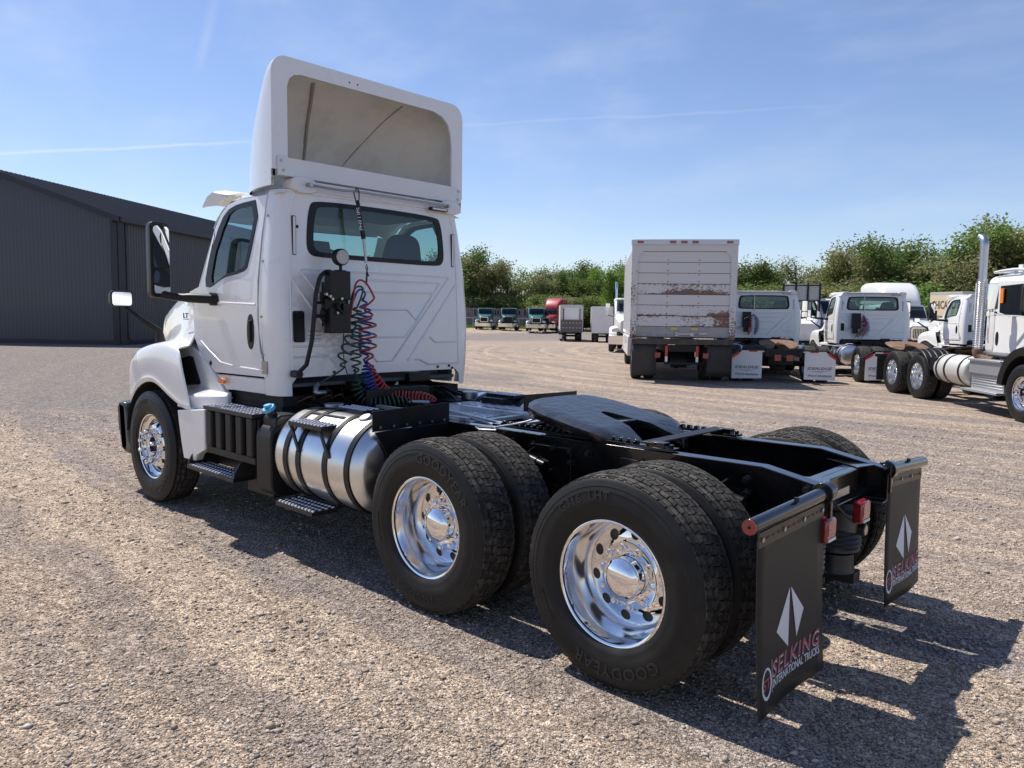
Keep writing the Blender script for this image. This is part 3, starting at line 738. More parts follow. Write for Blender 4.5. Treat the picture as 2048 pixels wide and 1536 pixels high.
# battery / step box
for s in (1, -1):
    mb = MB(); mb.box(3.26, 4.05, *sorted((s*.62, s*1.165)), .615, .955)
    for i in range(5):
        x = 3.33+i*.165; mb.rings([[(x-.055, s*1.165, z), (x-.045, s*1.205, z), (x+.045, s*1.205, z), (x+.055, s*1.165, z)] for z in (.66,.955)])
    mb.box(3.26, 4.05, *sorted((s*1.165, s*1.195)), .60, .66)
    bb = mb.build('battery_box', PLAST, T, bevel=.010)
    def plate(mb, x0, x1, y0, y1, z, th=.03, nx=9, ny=4):
        mb.mi(0).box(x0, x1, y0, y1, z-th, z)
        mb.mi(1)
        for i in range(nx):
            for j in range(ny):
                px = x0+(i+.5)*(x1-x0)/nx; py = y0+(j+.5)*(y1-y0)/ny
                mb.cyl((px,py,z-.001), (px,py,z+.007), .016, .011, n=8); 
        mb.mi(0)
        for i in range(nx-1):
            for j in range(ny-1):
                px = x0+(i+1)*(x1-x0)/nx; py = y0+(j+1)*(y1-y0)/ny
                mb.cyl((px,py,z-.001), (px,py,z+.003), .012, .010, n=8)
    mb = MB(); plate(mb, 3.26, 4.05, *sorted((s*.98, s*1.215)), .990, nx=16, ny=4); mb.build('step_plate', [TREADP, TBUMP], bb, smooth=30)
    mb = MB(); plate(mb, 3.50, 4.30, *sorted((s*1.05, s*1.25)), .470, nx=16, ny=4)
    for x in (3.50, 4.285):
        mb.prism([(s*1.24,.44),(s*1.24,.50),(s*1.19,.58),(s*1.10,.64),(s*.95,.64),(s*.95,.44)], lambda y, z: (x, y, z), lambda y, z: (x+.015, y, z))
    mb.box(3.50, 4.30, *sorted((s*.95, s*.97)), .44, .64)
    mb.build('lower_step', [TREADP, TBUMP], bb, smooth=30)
    mb = MB(); mb.box(3.20, 3.60, *sorted((s*.6, s*1.08)), .34, .60); mb.cyl((3.3,s*1.05,.42), (3.3,s*1.10,.42), .03); mb.build('step_bracket', BLACKS, T, bevel=.01)
# dark trim between the cab skirt and the step box
mb = MB(); mb.box(3.3, 4.1, -.94, .94, .95, 1.02); mb.box(3.3,4.4,.5,.93,.97,1.10); mb.box(3.3,4.4,-.93,-.5,.97,1.10)
mb.build('underfloor_tray', DARK, T)

# fluid tank with blue cap
mb = MB(); mb.rings([[(x, .90+a, .66+b) for a, b in rrect(-.30,.30,-.27,.27,.10)] for x in (3.02,3.235)])
mb.rings([[(x, .93+a, .93+b) for a, b in rrect(-.22,.22,-.07,.07,.05)] for x in (3.03,3.22)])
df = mb.build('exhaust_fluid_tank', PLAST, T, bevel=.012, smooth=45)
mb = MB(); mb.cyl((3.13,1.10,.96), (3.13,1.14,1.03), .035, n=20); mb.mi(1); mb.cyl((3.13,1.14,1.03), (3.13,1.155,1.055), .048, n=20); mb.cyl((3.13,1.155,1.055), (3.13,1.16,1.075), .03, n=12)
mb.build('filler_cap', [PLAST, LBLUE], df, bevel=.004)
# fuel tanks
def fuel_tank(s, x0, x1):
    prof = [(x0,.0),(x0,.235),(x0+.010,.262),(x0+.055,.315),(x0+.065,.322),(x0+.075,.328),(x1-.06,.328),(x1-.035,.322),(x1-.012,.30),(x1,.25),(x1,0)]
    mb = MB(); mb.lathe(prof, (0, s*.885, .725), 'x', n=72); ft = mb.build('fuel_tank', ALU, T, smooth=35)
    for x in (2.80, 2.635, 2.31, 2.06):
        if not x0 < x < x1-.03: continue
        mb = MB(); mb.lathe([(x-.026,.329),(x-.026,.336),(x+.026,.336),(x+.026,.329)], (0, s*.885, .725), 'x', n=64, close=True); mb.build('tank_strap', BLACKS, ft, smooth=30)
    # steps on the tank
    mb = MB(); plate(mb, 2.36, 2.77, *sorted((s*1.00, s*1.205)), .995, nx=10, ny=4)
    for x in (2.76, 2.40): mb.tube([(x, s*1.19, .97), (x-.14, s*1.215, .80)], .013, 6)
    mb.tube([(2.38,s*1.0,1.03),(2.76,s*1.0,1.03)], .014, 8)
    for x in (2.42, 2.72): mb.box(x, x+.03, *sorted((s*.95, s*1.0)), .98, 1.04)
    mb.build('tank_step', [TREADP, TBUMP], ft, smooth=30)
    mb = MB(); plate(mb, 2.44, 2.91, *sorted((s*1.02, s*1.23)), .40, nx=11, ny=4); mb.box(2.44, 2.91, *sorted((s*.99, s*1.02)), .385, .43)
    for x in (2.50, 2.85): mb.tube([(x, s*1.04, .39), (x, s*.80, .38)], .014, 6)
    mb.build('tank_lower_step', [TREADP, TBUMP], ft, smooth=30)
    mb = MB(); plate(mb, 2.36, 2.69, *sorted((s*.70, s*.86)), 1.075, nx=8, ny=3); mb.box(2.4,2.65,*sorted((s*.6, s*.8)),1.0,1.05); mb.build('catwalk_step', [TREADP, TBUMP], ft, smooth=30)
    mb = MB(); mb.cyl((2.20,s*.95,1.03), (2.20,s*.965,1.062), .045, n=20); mb.build('tank_cap', STEEL, ft, bevel=.006); mb = MB(); mb.cyl((2.92,s*.72,1.0), (2.92,s*.72,1.07), .075, n=24); mb.build('tank_cap', STEEL, ft, bevel=.006)
fuel_tank(1, 1.97, 2.985); fuel_tank(-1, 1.97, 2.985)
# quarter fenders ahead of the drive tyres
for s in (1, -1):
    mb = MB(); mb.prism([(s*.40,1.0),(s*.40,1.135),(s*1.07,1.125),(s*1.07,.99)], lambda y, z: (1.97, y, z), lambda y, z: (1.98, y, z))
    rows = []
    for a in (22,34,46,58,66): rows.append([(1.32+.66*math.cos(R(a))*1.02, s*y, .47+.60*math.sin(R(a))) for y in (.42,1.21)])
    mb.prism([(s*.40,.55),(s*.40,1.0),(s*1.07,.99),(s*.98,.85),(s*.93,.55)], lambda y, z: (1.945, y, z), lambda y, z: (1.955, y, z))
    qf = mb.build('quarter_fender', BLACKS, T, solid=0, bevel=.002)
    for i in range(6):
        q = MB(); y = s*(.46+i*.112); q.cyl((1.985-.02, y, 1.018), (1.955, y, 1.018), .010, n=8); q.build('bolt', STEEL, qf)

# ---------------------------------------------------------------- chassis
def make_chassis(T, x_end=-.72, x_kink=-.37, dz=0.0, axles=(0, 1.32), fw_x=0.0, gloss=BLACKG):
    for s in (1, -1):
        mb = MB()
        def rail(x, zt, zb): 
            yo = s*.43; yi = s*.345
            return [(x,yo,zb),(x,yo,zt),(x,yi,zt),(x,yi,zt-.010),(x,yo-s*.010,zt-.010),(x,yo-s*.010,zb+.010),(x,yi,zb+.010),(x,yi,zb)]
        mb.rings([rail(6.1,1.0,.76), rail(3.0,1.0,.75), rail(1.9,1.005,.745), rail(x_kink,1.018,.745), rail(x_end,.952,.755)])
        mb.build('frame_rail', gloss, T, bevel=.004)
        mb = MB()      # bolts on the web
        rr = random.Random(3+s)
        for x in np.arange(x_end+.12, 3.0, .16):
            for z in (.80,.87,.94):
                if rr.random() < .62: put('frame_bolt', 'frame_bolt', lambda: MB().cyl((0,0,0),(0,.012,0),.022,n=14).cyl((0,.012,0),(0,.034,0),.015,n=6), BOLTM, T, loc=(x+rr.uniform(-.03,.03), s*.43, z), rot=(0,0,0 if s > 0 else math.pi))
        for x in (.30,1.0,1.62):
            mb = MB(); mb.prism([(x-.17,.72),(x-.17,.95),(x+.17,.95),(x+.17,.72),(x+.05,.50),(x-.05,.50)], lambda a, z: (a, s*.432, z), lambda a, z: (a, s*.447, z))
            mb.build('frame_bracket', gloss, T, bevel=.002)
    for x in (x_end+.14,.66,2.1,3.0):
        mb = MB(); mb.box(x-.05, x+.05, -.345, .345, .80, .81); mb.box(x-.005, x+.005, -.345, .345, .80, .96); mb.box(x-.05, x+.05, -.345, .345, .95, .96); mb.build('cross_member', gloss, T, bevel=.003)
    mb = MB()
    for y in (.25, -.25): mb.prism([(x_end+.09,.20*abs(y)/y),(x_end+.32,.34*abs(y)/y),(x_end+.05,.34*abs(y)/y)], lambda x, yy: (x, yy, .962), lambda x, yy: (x, yy, .967))
    mb.build('corner_gusset', gloss, T, bevel=.003)
    for xa in axles:
        mb = MB(); mb.cyl((xa,-.95,.514), (xa,.95,.514), .075, n=20)
        mb.lathe([(-.19,.05),(-.17,.14),(-.05,.215),(.06,.22),(.16,.15),(.20,.07)], (xa,.0,.52), 'x', n=28)
        mb.cyl((xa+.35,.05,.60), (xa+.18,.0,.56), .05); mb.build('drive_axle', DARK, T)
        for s in (1, -1):
            mb = MB(); mb.lathe([(.66-.52,.02),(.62-.52,.115),(.60-.52,.125),(.53-.52,.112),(.50-.52,.10),(.42-.52,.12),(.36-.52,.12),(.35-.52,.02)], (xa-.32, s*.30, .40), 'z', n=28)
            prof = [(.0,.10),(.02,.135)]
            for i in range(9): z = .04+i*.038; prof += [(z,.132),(z+.019,.140)]
            prof += [(.40,.13),(.41,.02)]
            mb.lathe([(.0,.02),(.0,.115),(.03,.105),(.10,.100),(.11,.118)] , (xa-.50, s*.27, .36), 'z', n=32)
            mb.lathe([(a*.72+.11, r) for a, r in prof], (xa-.50, s*.27, .36), 'z', n=36)
            mb.box(xa-.62, xa+.1, s*.30-.05, s*.30+.05, .30, .36)
            mb.build('air_spring', mat('bellows_rubber', (.014,.014,.016), .42), T, smooth=40)
            mb = MB(); mb.cyl((xa+.13, s*.40,.55), (xa+.20, s*.47,.92), .033, n=14); mb.cyl((xa+.17, s*.43,.70), (xa+.21, s*.475,.93), .04, n=14)
            mb.tube(catmull([(xa-.2,s*.45,.93),(xa-.1,s*.47,.86),(xa+.05,s*.47,.9),(xa+.15,s*.45,.80)], 4), .008, 6)
            mb.cyl((xa-.13, s*.47,.865), (xa-.30, s*.47,.83), .026, n=12); mb.cyl((xa-.18, s*.47,.855), (xa-.24, s*.47,.842), .031, n=12)
            mb.cyl((xa+.05, s*.52,.72), (xa+.25, s*.50,.70), .085, n=20)
            mb.build('shock_absorber', BOLTM, T)
    # driveline, air tanks and pipework under the cab
    mb = MB(); mb.cyl((axles[-1]+.3,0,.62), (3.3,.0,.80), .06, n=18); mb.cyl((3.3,0,.8),(4.0,0,.9),.17,.20,n=20); mb.box(4.0,5.3,-.35,.35,.55,1.25)
    mb.cyl((2.6,-.75,.62),(3.2,-.75,.62),.13); mb.build('driveline', DARK, T, bevel=.01)
    mb = MB(); rr = random.Random(11)
    for i in range(16):
        y = rr.uniform(-.75,.75); z = rr.uniform(1.0,1.12); x = rr.uniform(2.9,3.3)
        mb.tube(catmull([(3.5,y+rr.uniform(-.1,.1),1.12),(x+.1,y,z),(x-.15,y+rr.uniform(-.2,.2),z-.1),(x-.1,y+rr.uniform(-.3,.3),.93)], 5), rr.choice([.010,.014,.02,.009]), 7)
    mb.build('hose_bundle', BLACKS, T)
    mb = MB()
    for i in range(5):
        y = rr.uniform(.1,.7); mb.tube(catmull([(3.35,y,1.13),(3.25,y+.05,1.05),(3.2,y+.12,1.10),(3.35,y+.2,1.02)], 5), .007, 6)
    mb.build('coloured_line', mat('dull_line', (.12,.05,.03), .5), T)
    mb = MB(); mb.box(3.02,3.25,-.32,.34,.93,1.14); mb.cyl((3.3,.62,1.09),(3.3,.52,1.13),.035); mb.box(3.18,3.3,.28,.36,1.12,1.20); mb.box(3.20,3.26,-.50,-.25,1.16,1.24)
    mb.build('air_manifold', BLACKS, T, bevel=.008)
def fifth_wheel(T, x0, plate_mat, zoff=0.0):
    """x0: rear tips"""
    P = []
    for y in np.linspace(-1, 1, 2): pass
    L = .84
    def zz(x): return 1.205 - (1.28-x)*.185 + zoff if x > .62 else 1.083 - (.62-x)*.48 + zoff
    left = [(1.29,.0),(1.29,.18),(1.27,.32),(1.20,.41),(1.08,.455),(.80,.465),(.62,.455),(.44,.30),(.425,.22),(.52,.16),(.70,.085),(.84,.055),(.90,.03),(.915,0)]
    full = left + [(x, -y) for x, y in reversed(left[1:-1])]
    # triangulate in a fine way: strips along x
    mb = MB(); xs = [.425,.44,.47,.52,.57,.62,.70,.77,.84,.90,.915,1.0,1.08,1.14,1.20,1.24,1.27,1.29]
    def yo(x): return interp(x, [.425,.44,.62,.80,1.08,1.20,1.27,1.29], [.22,.30,.455,.465,.455,.41,.32,.20])
    def yi(x): return interp(x, [.425,.44,.52,.70,.84,.90,.915], [.219,.20,.16,.085,.055,.03,0]) if x < .915 else 0.0
    for s in (1, -1):
        rows = []
        for x in xs:
            ring = []
            for i in range(7):
                y = yi(x) + (yo(x)-yi(x))*i/6; e = max(0, (y-yo(x)+.05)/.05)
                ring.append((x0-.425+x, s*y, zz(x)-.018*e*e))
            o = ring[-1]; ring.append((o[0], o[1], o[2]-.045)); 
            ring.insert(0, (ring[0][0], ring[0][1], ring[0][2]-.045)) if x < .915 else ring.insert(0, ring[0])
            rows.append(ring)
        mb.rings(rows, False, False)
        mb.rings([[rows[-1][i] for i in range(9)], [(p[0], p[1], p[2]-.05) for p in rows[-1]]], False, False)
        mb.rings([[rows[0][i] for i in range(9)], [(p[0], p[1], p[2]-.04) for p in rows[0]]], False, False)
    fw = mb.build('fifth_wheel', plate_mat, T, smooth=40, weld=True, solid=.012)
    d = x0-.425; mb = MB()
    for s in (1, -1):
        mb.prism([(.80,1.03),(1.12,1.03),(1.04,1.10),(.90,1.095)], lambda x, z: (x+d, s*.36, z+zoff), lambda x, z: (x+d, s*.30, z+zoff))
        mb.box(.86+d, 1.22+d, s*.20-.01, s*.20+.01, 1.02+zoff, 1.10+zoff)
    mb.box(.70+d, 1.15+d, -.18, .18, 1.04+zoff, 1.10+zoff)
    mb.box(1.2+d, 1.24+d, -.30,.30, 1.08+zoff, 1.13+zoff)
    mb.build('fifth_wheel_saddle', BLACKG if plate_mat is GREASE else RUST, fw, bevel=.006)
    return fw
make_chassis(T)
fifth_wheel(T, .44, GREASE)
for s in (1, -1):     # slide rails with teeth
    mb = MB(); mb.box(.33, 1.52, *sorted((s*.37, s*.425)), 1.021, 1.036)
    for i in range(21):
        x = .40+i*.052; mb.prism([(x-.016,0),(x-.010,.022),(x+.010,.022),(x+.016,0)], lambda a, b: (a, s*.375, 1.036+b), lambda a, b: (a, s*.40, 1.036+b))
        mb.cyl((x, s*.412,1.036), (x, s*.412,1.050), .011, n=6)
    mb.box(.15,.33,*sorted((s*.34, s*.43)),1.021,1.034); mb.box(.20,.30,*sorted((s*.36, s*.42)),1.034,1.062)
    for x in (.17,.32): mb.cyl((x, s*.39,1.03),(x, s*.39,1.055),.014,n=6)
    mb.build('slide_rail', BLACKG, T, bevel=.0015)
mb = MB(); mb.box(.255,.345,-.43,.43,1.050,1.060); mb.build('slide_end_bar', BLACKS, T, bevel=.003)
mb = MB(); mb.tube(catmull([(1.18,.34,1.10),(1.26,.42,1.065),(1.34,.50,1.045),(1.38,.545,1.035)], 4) + [Vector((1.44,.56,1.03)),Vector((1.50,.60,1.028)),Vector((1.40,.665,1.03)),Vector((1.31,.61,1.03)),Vector((1.38,.548,1.033))], .007, 7)
mb.build('release_handle', STEEL, T)
mb = MB(); mb.box(1.95,2.80,-.62,.34,.985,1.0); mb.box(1.95,1.985,-.62,.34,.95,.985)
mb.mi(1)
for i in range(15):
    for j in range(15): mb.cyl((2.0+i*.054, -.58+j*.062+(i%2)*.03, 1.0), (2.0+i*.054, -.58+j*.062+(i%2)*.03, 1.004), .014, .010, n=6)
mb.mi(0).box(1.86,2.9,.30,.345,1.008,1.030)
mb.build('deck_plate', [DECKM, DECKM], T, smooth=30)
mb = MB()
for s in (1, -1): mb.tube([(1.5,s*.25,.99),(2.4,s*.12,1.02)], .03, 4); mb.tube(catmull([(1.2,s*.3,.98),(1.5,s*.33,1.0),(1.9,s*.25,1.02),(2.0,s*.1,1.03)],4), .010, 6)
mb.box(1.55,1.62,-.34,.34,.98,1.0); mb.box(1.8,1.86,-.34,.34,.985,1.01); mb.build('deck_support', DECKM, T)
mb = MB(); mb.box(2.9,4.35,-1.17,-.97,.93,1.03); mb.box(2.35,2.8,-1.2,-.95,1.0,1.03); mb.box(2.9,3.3,-.95,-.5,.9,1.0)
mb.build('side_step_rail', BLACKS, T, bevel=.006)
mb = MB(); mb.prism([(-.08,1.04),(-.20,1.165),(-.235,1.05)], lambda y, z: (3.30, y, z), lambda y, z: (3.31, y, z)); mb.build('cab_bracket', WHITE2, T)

# ---------------------------------------------------------------- items on the back of the cab
mb = MB()
mb.box(3.05,3.13,.47,.66,1.86,2.085); mb.box(3.05,3.14,.47,.66,1.60,1.80); mb.box(3.10,3.235,.455,.475,1.60,2.09); mb.box(3.07,3.13,.50,.69,1.78,1.87)
mb.prism([(.66,1.90),(.72,1.92),(.72,1.86),(.66,1.76)], lambda y, z: (3.10,y,z), lambda y, z: (3.11,y,z)); mb.box(3.12,3.235,.50,.62,1.65,2.0)
mb.prism([(.66,1.66),(.72,1.72),(.70,1.80),(.66,1.80)], lambda y, z: (3.10,y,z), lambda y, z: (3.12,y,z))
bx = mb.build('connector_box', PLAST, T, bevel=.008)
for y, z in ((.70,1.90),(.665,1.885),(.645,1.865),(.56,1.87),(.60,1.76),(.53,1.80)):
    mb = MB(); mb.cyl((3.06,y,z),(3.035,y,z),.011,n=8); mb.build('bolt', STEEL, bx)
mb = MB(); mb.tube(catmull([(3.045,.58,1.84),(3.03,.60,1.80),(3.03,.56,1.76),(3.045,.53,1.79)],4), .012, 6); mb.box(3.02,3.05,.49,.56,1.77,1.83); mb.build('connector_latch', BLACKS, bx)
mb = MB(); mb.cyl((3.075,.53,2.195),(3.13,.53,2.195),.066,n=32); mb.tube([(3.10,.53,2.13),(3.10,.53,2.08)],.014,8); mb.box(3.08,3.13,.49,.57,2.075,2.095)
wl_ = mb.build('work_light', PLAST, T, bevel=.006)
mb = MB(); mb.cyl((3.068,.53,2.195),(3.075,.53,2.195),.055,n=32); mb.build('lamp_lens', LEDM, wl_)
mb = MB(); mb.tube(catmull([(3.14,.62,2.075),(3.10,.68,2.065),(3.08,.735,2.02),(3.08,.77,1.9)],3)+[Vector((3.09,.80,1.55)),Vector((3.10,.845,1.36)),Vector((3.16,.885,1.29)),Vector((3.22,.87,1.275))], .017, 8)
mb.tube([(3.085,.775,1.83),(3.16,.62,1.845)], .011, 6); mb.tube([(3.085,.79,1.73),(3.13,.60,1.735)], .015, 6)
mb.cyl((3.13,.885,1.285),(3.22,.885,1.285),.03,n=14); mb.cyl((3.10,.63,2.07),(3.15,.63,2.07),.025)
mb.build('grab_handle', PLAST, T)
# hose tender spring hanging from the rod
mb = MB(); mb.tube(catmull([(3.205,.325,2.735),(3.19,.305,2.762),(3.185,.29,2.73),(3.175,.30,2.66),(3.175,.318,2.64),(3.18,.33,2.68),(3.205,.328,2.735)],4), .005, 6)
mb.tube([(3.178,.316,2.665),(3.175,.31,2.65),(3.155,.278,2.40)], .016, 10); mb.tube([(3.155,.278,2.42),(3.15,.272,2.36)], .019, 10)
ht = mb.build('hose_tender', BLACKS, T); mb = MB(); mb.tube(catmull([(3.14,.255,2.16),(3.135,.245,2.13),(3.135,.25,2.09),(3.13,.235,2.06),(3.14,.262,2.14)],4), .004, 6); mb.tube([(3.135,.25,2.10),(3.13,.262,1.99)], .008, 6)
mb.build('snap_hook', BLACKS, ht)
mb = MB(); mb.tube([(3.15,.272,2.37),(3.14,.255,2.17)], .011, 10); mb.build('tender_spring', STEEL, ht)
mb = MB(); dv = Vector((-.02,-.032,-.25)).normalized(); put_text(mb, 'PHILLIPS', Vector((3.150,.292,2.52)), -dv, dv.cross(Vector((-1,0,0))), width=.18, size=.03, extrude=.0004); mb.build('tender_print', LOGOW, ht, smooth=0)
# coiled lines
def line(name, m, pts, r=.0085, parent=T, n=7): 
    mb = MB(); mb.tube(pts, r, n); return mb.build(name, m, parent, smooth=70)
line('red_air_line', HRED, catmull([(3.18,.44,1.60),(3.12,.43,1.72),(3.11,.405,1.86),(3.11,.385,1.98),(3.12,.33,2.025),(3.115,.27,2.0),(3.11,.215,1.92),(3.11,.20,1.88),(3.11,.26,1.83),(3.11,.31,1.80)],8) + helix([(3.11,.27,1.80),(3.11,.265,1.66),(3.11,.262,1.50),(3.11,.255,1.36)], .070, .085, 14) + helix([(3.11,.23,1.34),(3.10,.19,1.20),(3.09,.10,1.10),(3.02,-.02,1.055),(2.92,-.10,1.05),(2.80,-.14,1.055),(2.72,-.13,1.05)], .052, .034, 14))
line('blue_power_line', HBLUE, catmull([(3.17,.40,1.75),(3.13,.37,1.90),(3.12,.33,1.95),(3.12,.28,1.92),(3.13,.30,1.86)],6) + helix([(3.135,.285,1.88),(3.135,.27,1.7),(3.135,.275,1.5),(3.13,.27,1.36)], .052, .062, 12) + helix([(3.13,.27,1.36),(3.12,.25,1.22),(3.11,.21,1.12),(3.06,.15,1.05)], .045, .028, 12))
line('green_air_line', HGREEN, catmull([(3.16,.42,1.70),(3.13,.40,1.9),(3.12,.36,1.97),(3.11,.31,1.96),(3.11,.33,1.88),(3.11,.37,1.8)],6) + helix([(3.11,.385,1.80),(3.11,.37,1.66)], .045, .060, 12) + helix([(3.11,.40,1.62),(3.10,.45,1.52),(3.09,.505,1.42),(3.09,.535,1.34)], .050, .075, 12) + catmull([(3.09,.50,1.33),(3.12,.54,1.29),(3.2,.62,1.22),(3.25,.68,1.18)],5), .008)
line('green_coil', HGREEN, helix([(3.12,.375,1.80),(3.12,.372,1.6),(3.12,.375,1.4),(3.12,.37,1.25)], .042, .058, 12) + helix([(3.12,.37,1.25),(3.12,.36,1.12),(3.08,.30,1.04),(3.0,.20,1.02),(2.93,.08,1.03),(2.88,-.02,1.04)], .055, .036, 12), .008)
line('thin_cable', BLACKS, catmull([(3.15,.47,1.60),(3.20,.44,1.45),(3.19,.43,1.33),(3.18,.40,1.22)],6), .004)
line('hose_coupling', STEEL, [(2.90,.0,1.03),(2.84,-.06,1.03),(2.78,-.12,1.03)], .017)
line('glad_hand', STEEL, catmull([(3.24,.66,1.19),(3.20,.70,1.16),(3.16,.72,1.13),(3.2,.62,1.12)],3), .024)

# ---------------------------------------------------------------- rear end
def mudflap(T, s, y0, y1, z1o, z1i, zb, x=-.70, key='flap'):
    """pipe hanger, bolted strip, rubber flap with print"""
    lo, hi = sorted((s*y0, s*y1))
    def zt(y): return z1i + (z1o-z1i)*(abs(y)-y0)/(y1-y0)
    mb = MB(); mb.tube([(x-.0, s*(y0-.05), zt(y0-.05)), (x, s*(y1+.06), zt(y1+.06))], .033, 20)
    mb.cyl((x, s*.44, zt(.44)), (x, s*.50, zt(.50)), .052, n=20); mb.box(x-.03, x+.03, *sorted((s*.435, s*.46)), .80, .97)
    hg = mb.build('flap_hanger', BLACKG, T, bevel=.004)
    mb = MB(); mb.cyl((x, s*(y1+.059), zt(y1+.06)), (x, s*(y1+.068), zt(y1+.06)), .031, n=24); mb.build('end_reflector', REDL, hg)
    mb = MB(); mb.cyl((x, s*(y1+.0675), zt(y1+.06)), (x, s*(y1+.0695), zt(y1+.06)), .007, n=10); mb.build('reflector_screw', SEAL, hg)
    mb = MB(); mb.cyl((x-.02, s*(y0+y1)/2, zt(.85)+.03), (x-.02, s*(y0+y1)/2, zt(.85)+.05), .012, n=6); mb.build('bolt', BLACKS, hg)
    D = lambda y, z, d: (x-.006+d+.010*math.sin((z-.2)*5+s)*.0, y, z)
    q = MB(); q.add([D(a, b, d) for d in (-.008, 0) for a, b in ((lo, zt(lo)-.10), (lo, zt(lo)-.035), (hi, zt(hi)-.035), (hi, zt(hi)-.10))], [(0,1,2,3),(7,6,5,4),(0,4,5,1),(1,5,6,2),(2,6,7,3),(3,7,4,0)])
    q.build('flap_clamp', mat('clamp_bronze', (.06,.055,.045), .35, metal=.6), hg)
    q = MB(); qs = MB()
    for i in range(4):
        y = lo + (hi-lo)*(.04+.92*i/3); q.cyl((x-.020, y, zt(y)-.068), (x-.008, y, zt(y)-.068), .011, n=8)
        if i < 3:
            for j in range(1, 4):
                yy = y + (hi-lo)*.92/3*j/4; qs.box(x-.0155, x-.0135, yy-.013, yy+.013, zt(yy)-.072, zt(yy)-.062)
    q.build('clamp_bolt', STEEL, hg); qs.build('clamp_slot', SEAL, hg)
    def bend(y, z):
        t = max(0, min(1, (zt(lo)-.05-z)/(zt(lo)-zb))); return -.030*t*t + .010*math.sin(y*8+s)*t
    mb = MB(); rows = []
    for i in range(17):
        t = i/16; row = []
        for yy in np.linspace(lo, hi, 11):
            z = (zt(yy)-.05)*(1-t) + zb*t; row.append((x-.008+bend(yy, z), yy, z))
        rows.append(row)
    mb.rings(rows, False, False); fl = mb.build('mud_flap', FLAP, T, solid=.007, smooth=60)
    fl.modifiers['solid'].offset = 0
    fx = x-.0130; ex = Vector((0,-1,0)); w = hi-lo; yc = (lo+hi)/2
    P = lambda u, z: (fx, yc - u, z)
    h0 = zb
    q = MB(); dy = .045
    q.add([P(-.012, h0+.475), P(-.145, h0+.315), P(-.02, h0+.215)], [(0,1,2)])
    q.add([P(.0, h0+.475), P(.135, h0+.345), P(.065, h0+.235)], [(0,2,1)])
    q.build('diamond_emblem', LOGOW, fl, solid=.001, smooth=0)
    for nm, m_, st, zz, ww, size, of, ex_ in (('print_outline', LOGOW, 'SELKING', .135, .492, .12, .020, .0), ('print_name', PINK, 'SELKING', .138, .486, .12, .004, .0010)):
        q = MB(); put_text(q, st, (fx-ex_, yc-.055, h0+zz), ex, (0,0,1), width=ww, size=size, height=.075 if of > .02 else (.069 if of > 0 else .062), offset=of, shear=.15, extrude=.0003, space=1.22)
        q.build(nm, m_, fl, smooth=0)
    q = MB(); put_text(q, 'INTERNATIONAL TRUCKS', P(.055, h0+.090), ex, (0,0,1), width=.485, size=.05, height=.036, offset=.012, extrude=.0003); q.box(fx-.0004, fx, yc+.196, yc+.199, h0+.075, h0+.215)
    q.build('print_line', LOGOW, fl, smooth=0)
    cy_, cz_ = yc+.255, h0+.13
    q = MB(); q.prism([(.052*math.cos(a), .068*math.sin(a)) for a in [2*math.pi*i/40 for i in range(40)]], lambda a, b: (fx, cy_+a, cz_+b), lambda a, b: (fx-.0006, cy_+a, cz_+b), holes=[[(.040*math.cos(a)-.0, .056*math.sin(a)+.003) for a in [2*math.pi*i/40 for i in range(40)]]]); q.build('emblem_ring', LOGOW, fl, smooth=0)
    q = MB(); put_text(q, 'ST', (fx, cy_, cz_-.022), ex, (0,0,1), width=.075, size=.05, height=.045, offset=.02, extrude=.0003); q.build('emblem_letters', PINK, fl, smooth=0)
    for ch in fl.children:
        for v in ch.data.vertices: v.co.x += bend(v.co.y, v.co.z)
    return fl
mudflap(T, 1, .50, 1.185, .935, .945, .118)
mudflap(T, -1, .47, 1.10, .885, .925, .140)
for yc in (.46, -.02):
    mb = MB(); mb.box(-.74, -.685, yc-.058, yc+.058, .715, .83); tl = mb.build('tail_light', REDL, T, bevel=.012)
    q = MB(); q.box(-.7425, -.739, yc-.045, yc+.045, .752, .82); q.build('lens', mat('red_lens_clear', (.42,.06,.05), .25, coat=1, bump=(90,1,.01)), tl)
    q = MB(); q.box(-.744, -.739, yc-.045, yc+.045, .722, .735); q.build('clear_strip', LABELW, tl)
    q = MB(); 
    for i in range(4): q.cyl((-.71,yc-.035+i*.023,.829),(-.71,yc-.035+i*.023,.8325),.007,n=8)
    q.build('lamp_diode', REDLIT, tl)
mb = MB(); mb.box(-.70,-.60,-.04,.02,.66,.75); mb.box(-.655,-.645,.0,.46,.86,.90); mb.build('lamp_bracket', STEEL, T)
mb = MB(); mb.cyl((-.66,-.05,.67),(-.73,-.05,.67),.034,n=24); wr = mb.build('backup_alarm', PLAST, T, bevel=.004)
mb = MB(); mb.cyl((-.7305,-.05,.67),(-.7335,-.05,.67),.026,n=24); mb.build('alarm_grille', STEEL, wr)
line('rear_cable', BLACKS, catmull([(-.60,.3,.93),(-.68,.28,.86),(-.70,.2,.80),(-.70,.08,.74),(-.69,-.02,.70)],6), .005)
line('rear_cable', BLACKS, catmull([(-.60,.38,.93),(-.70,.40,.90),(-.70,.44,.86),(-.68,.46,.84)],6), .005)

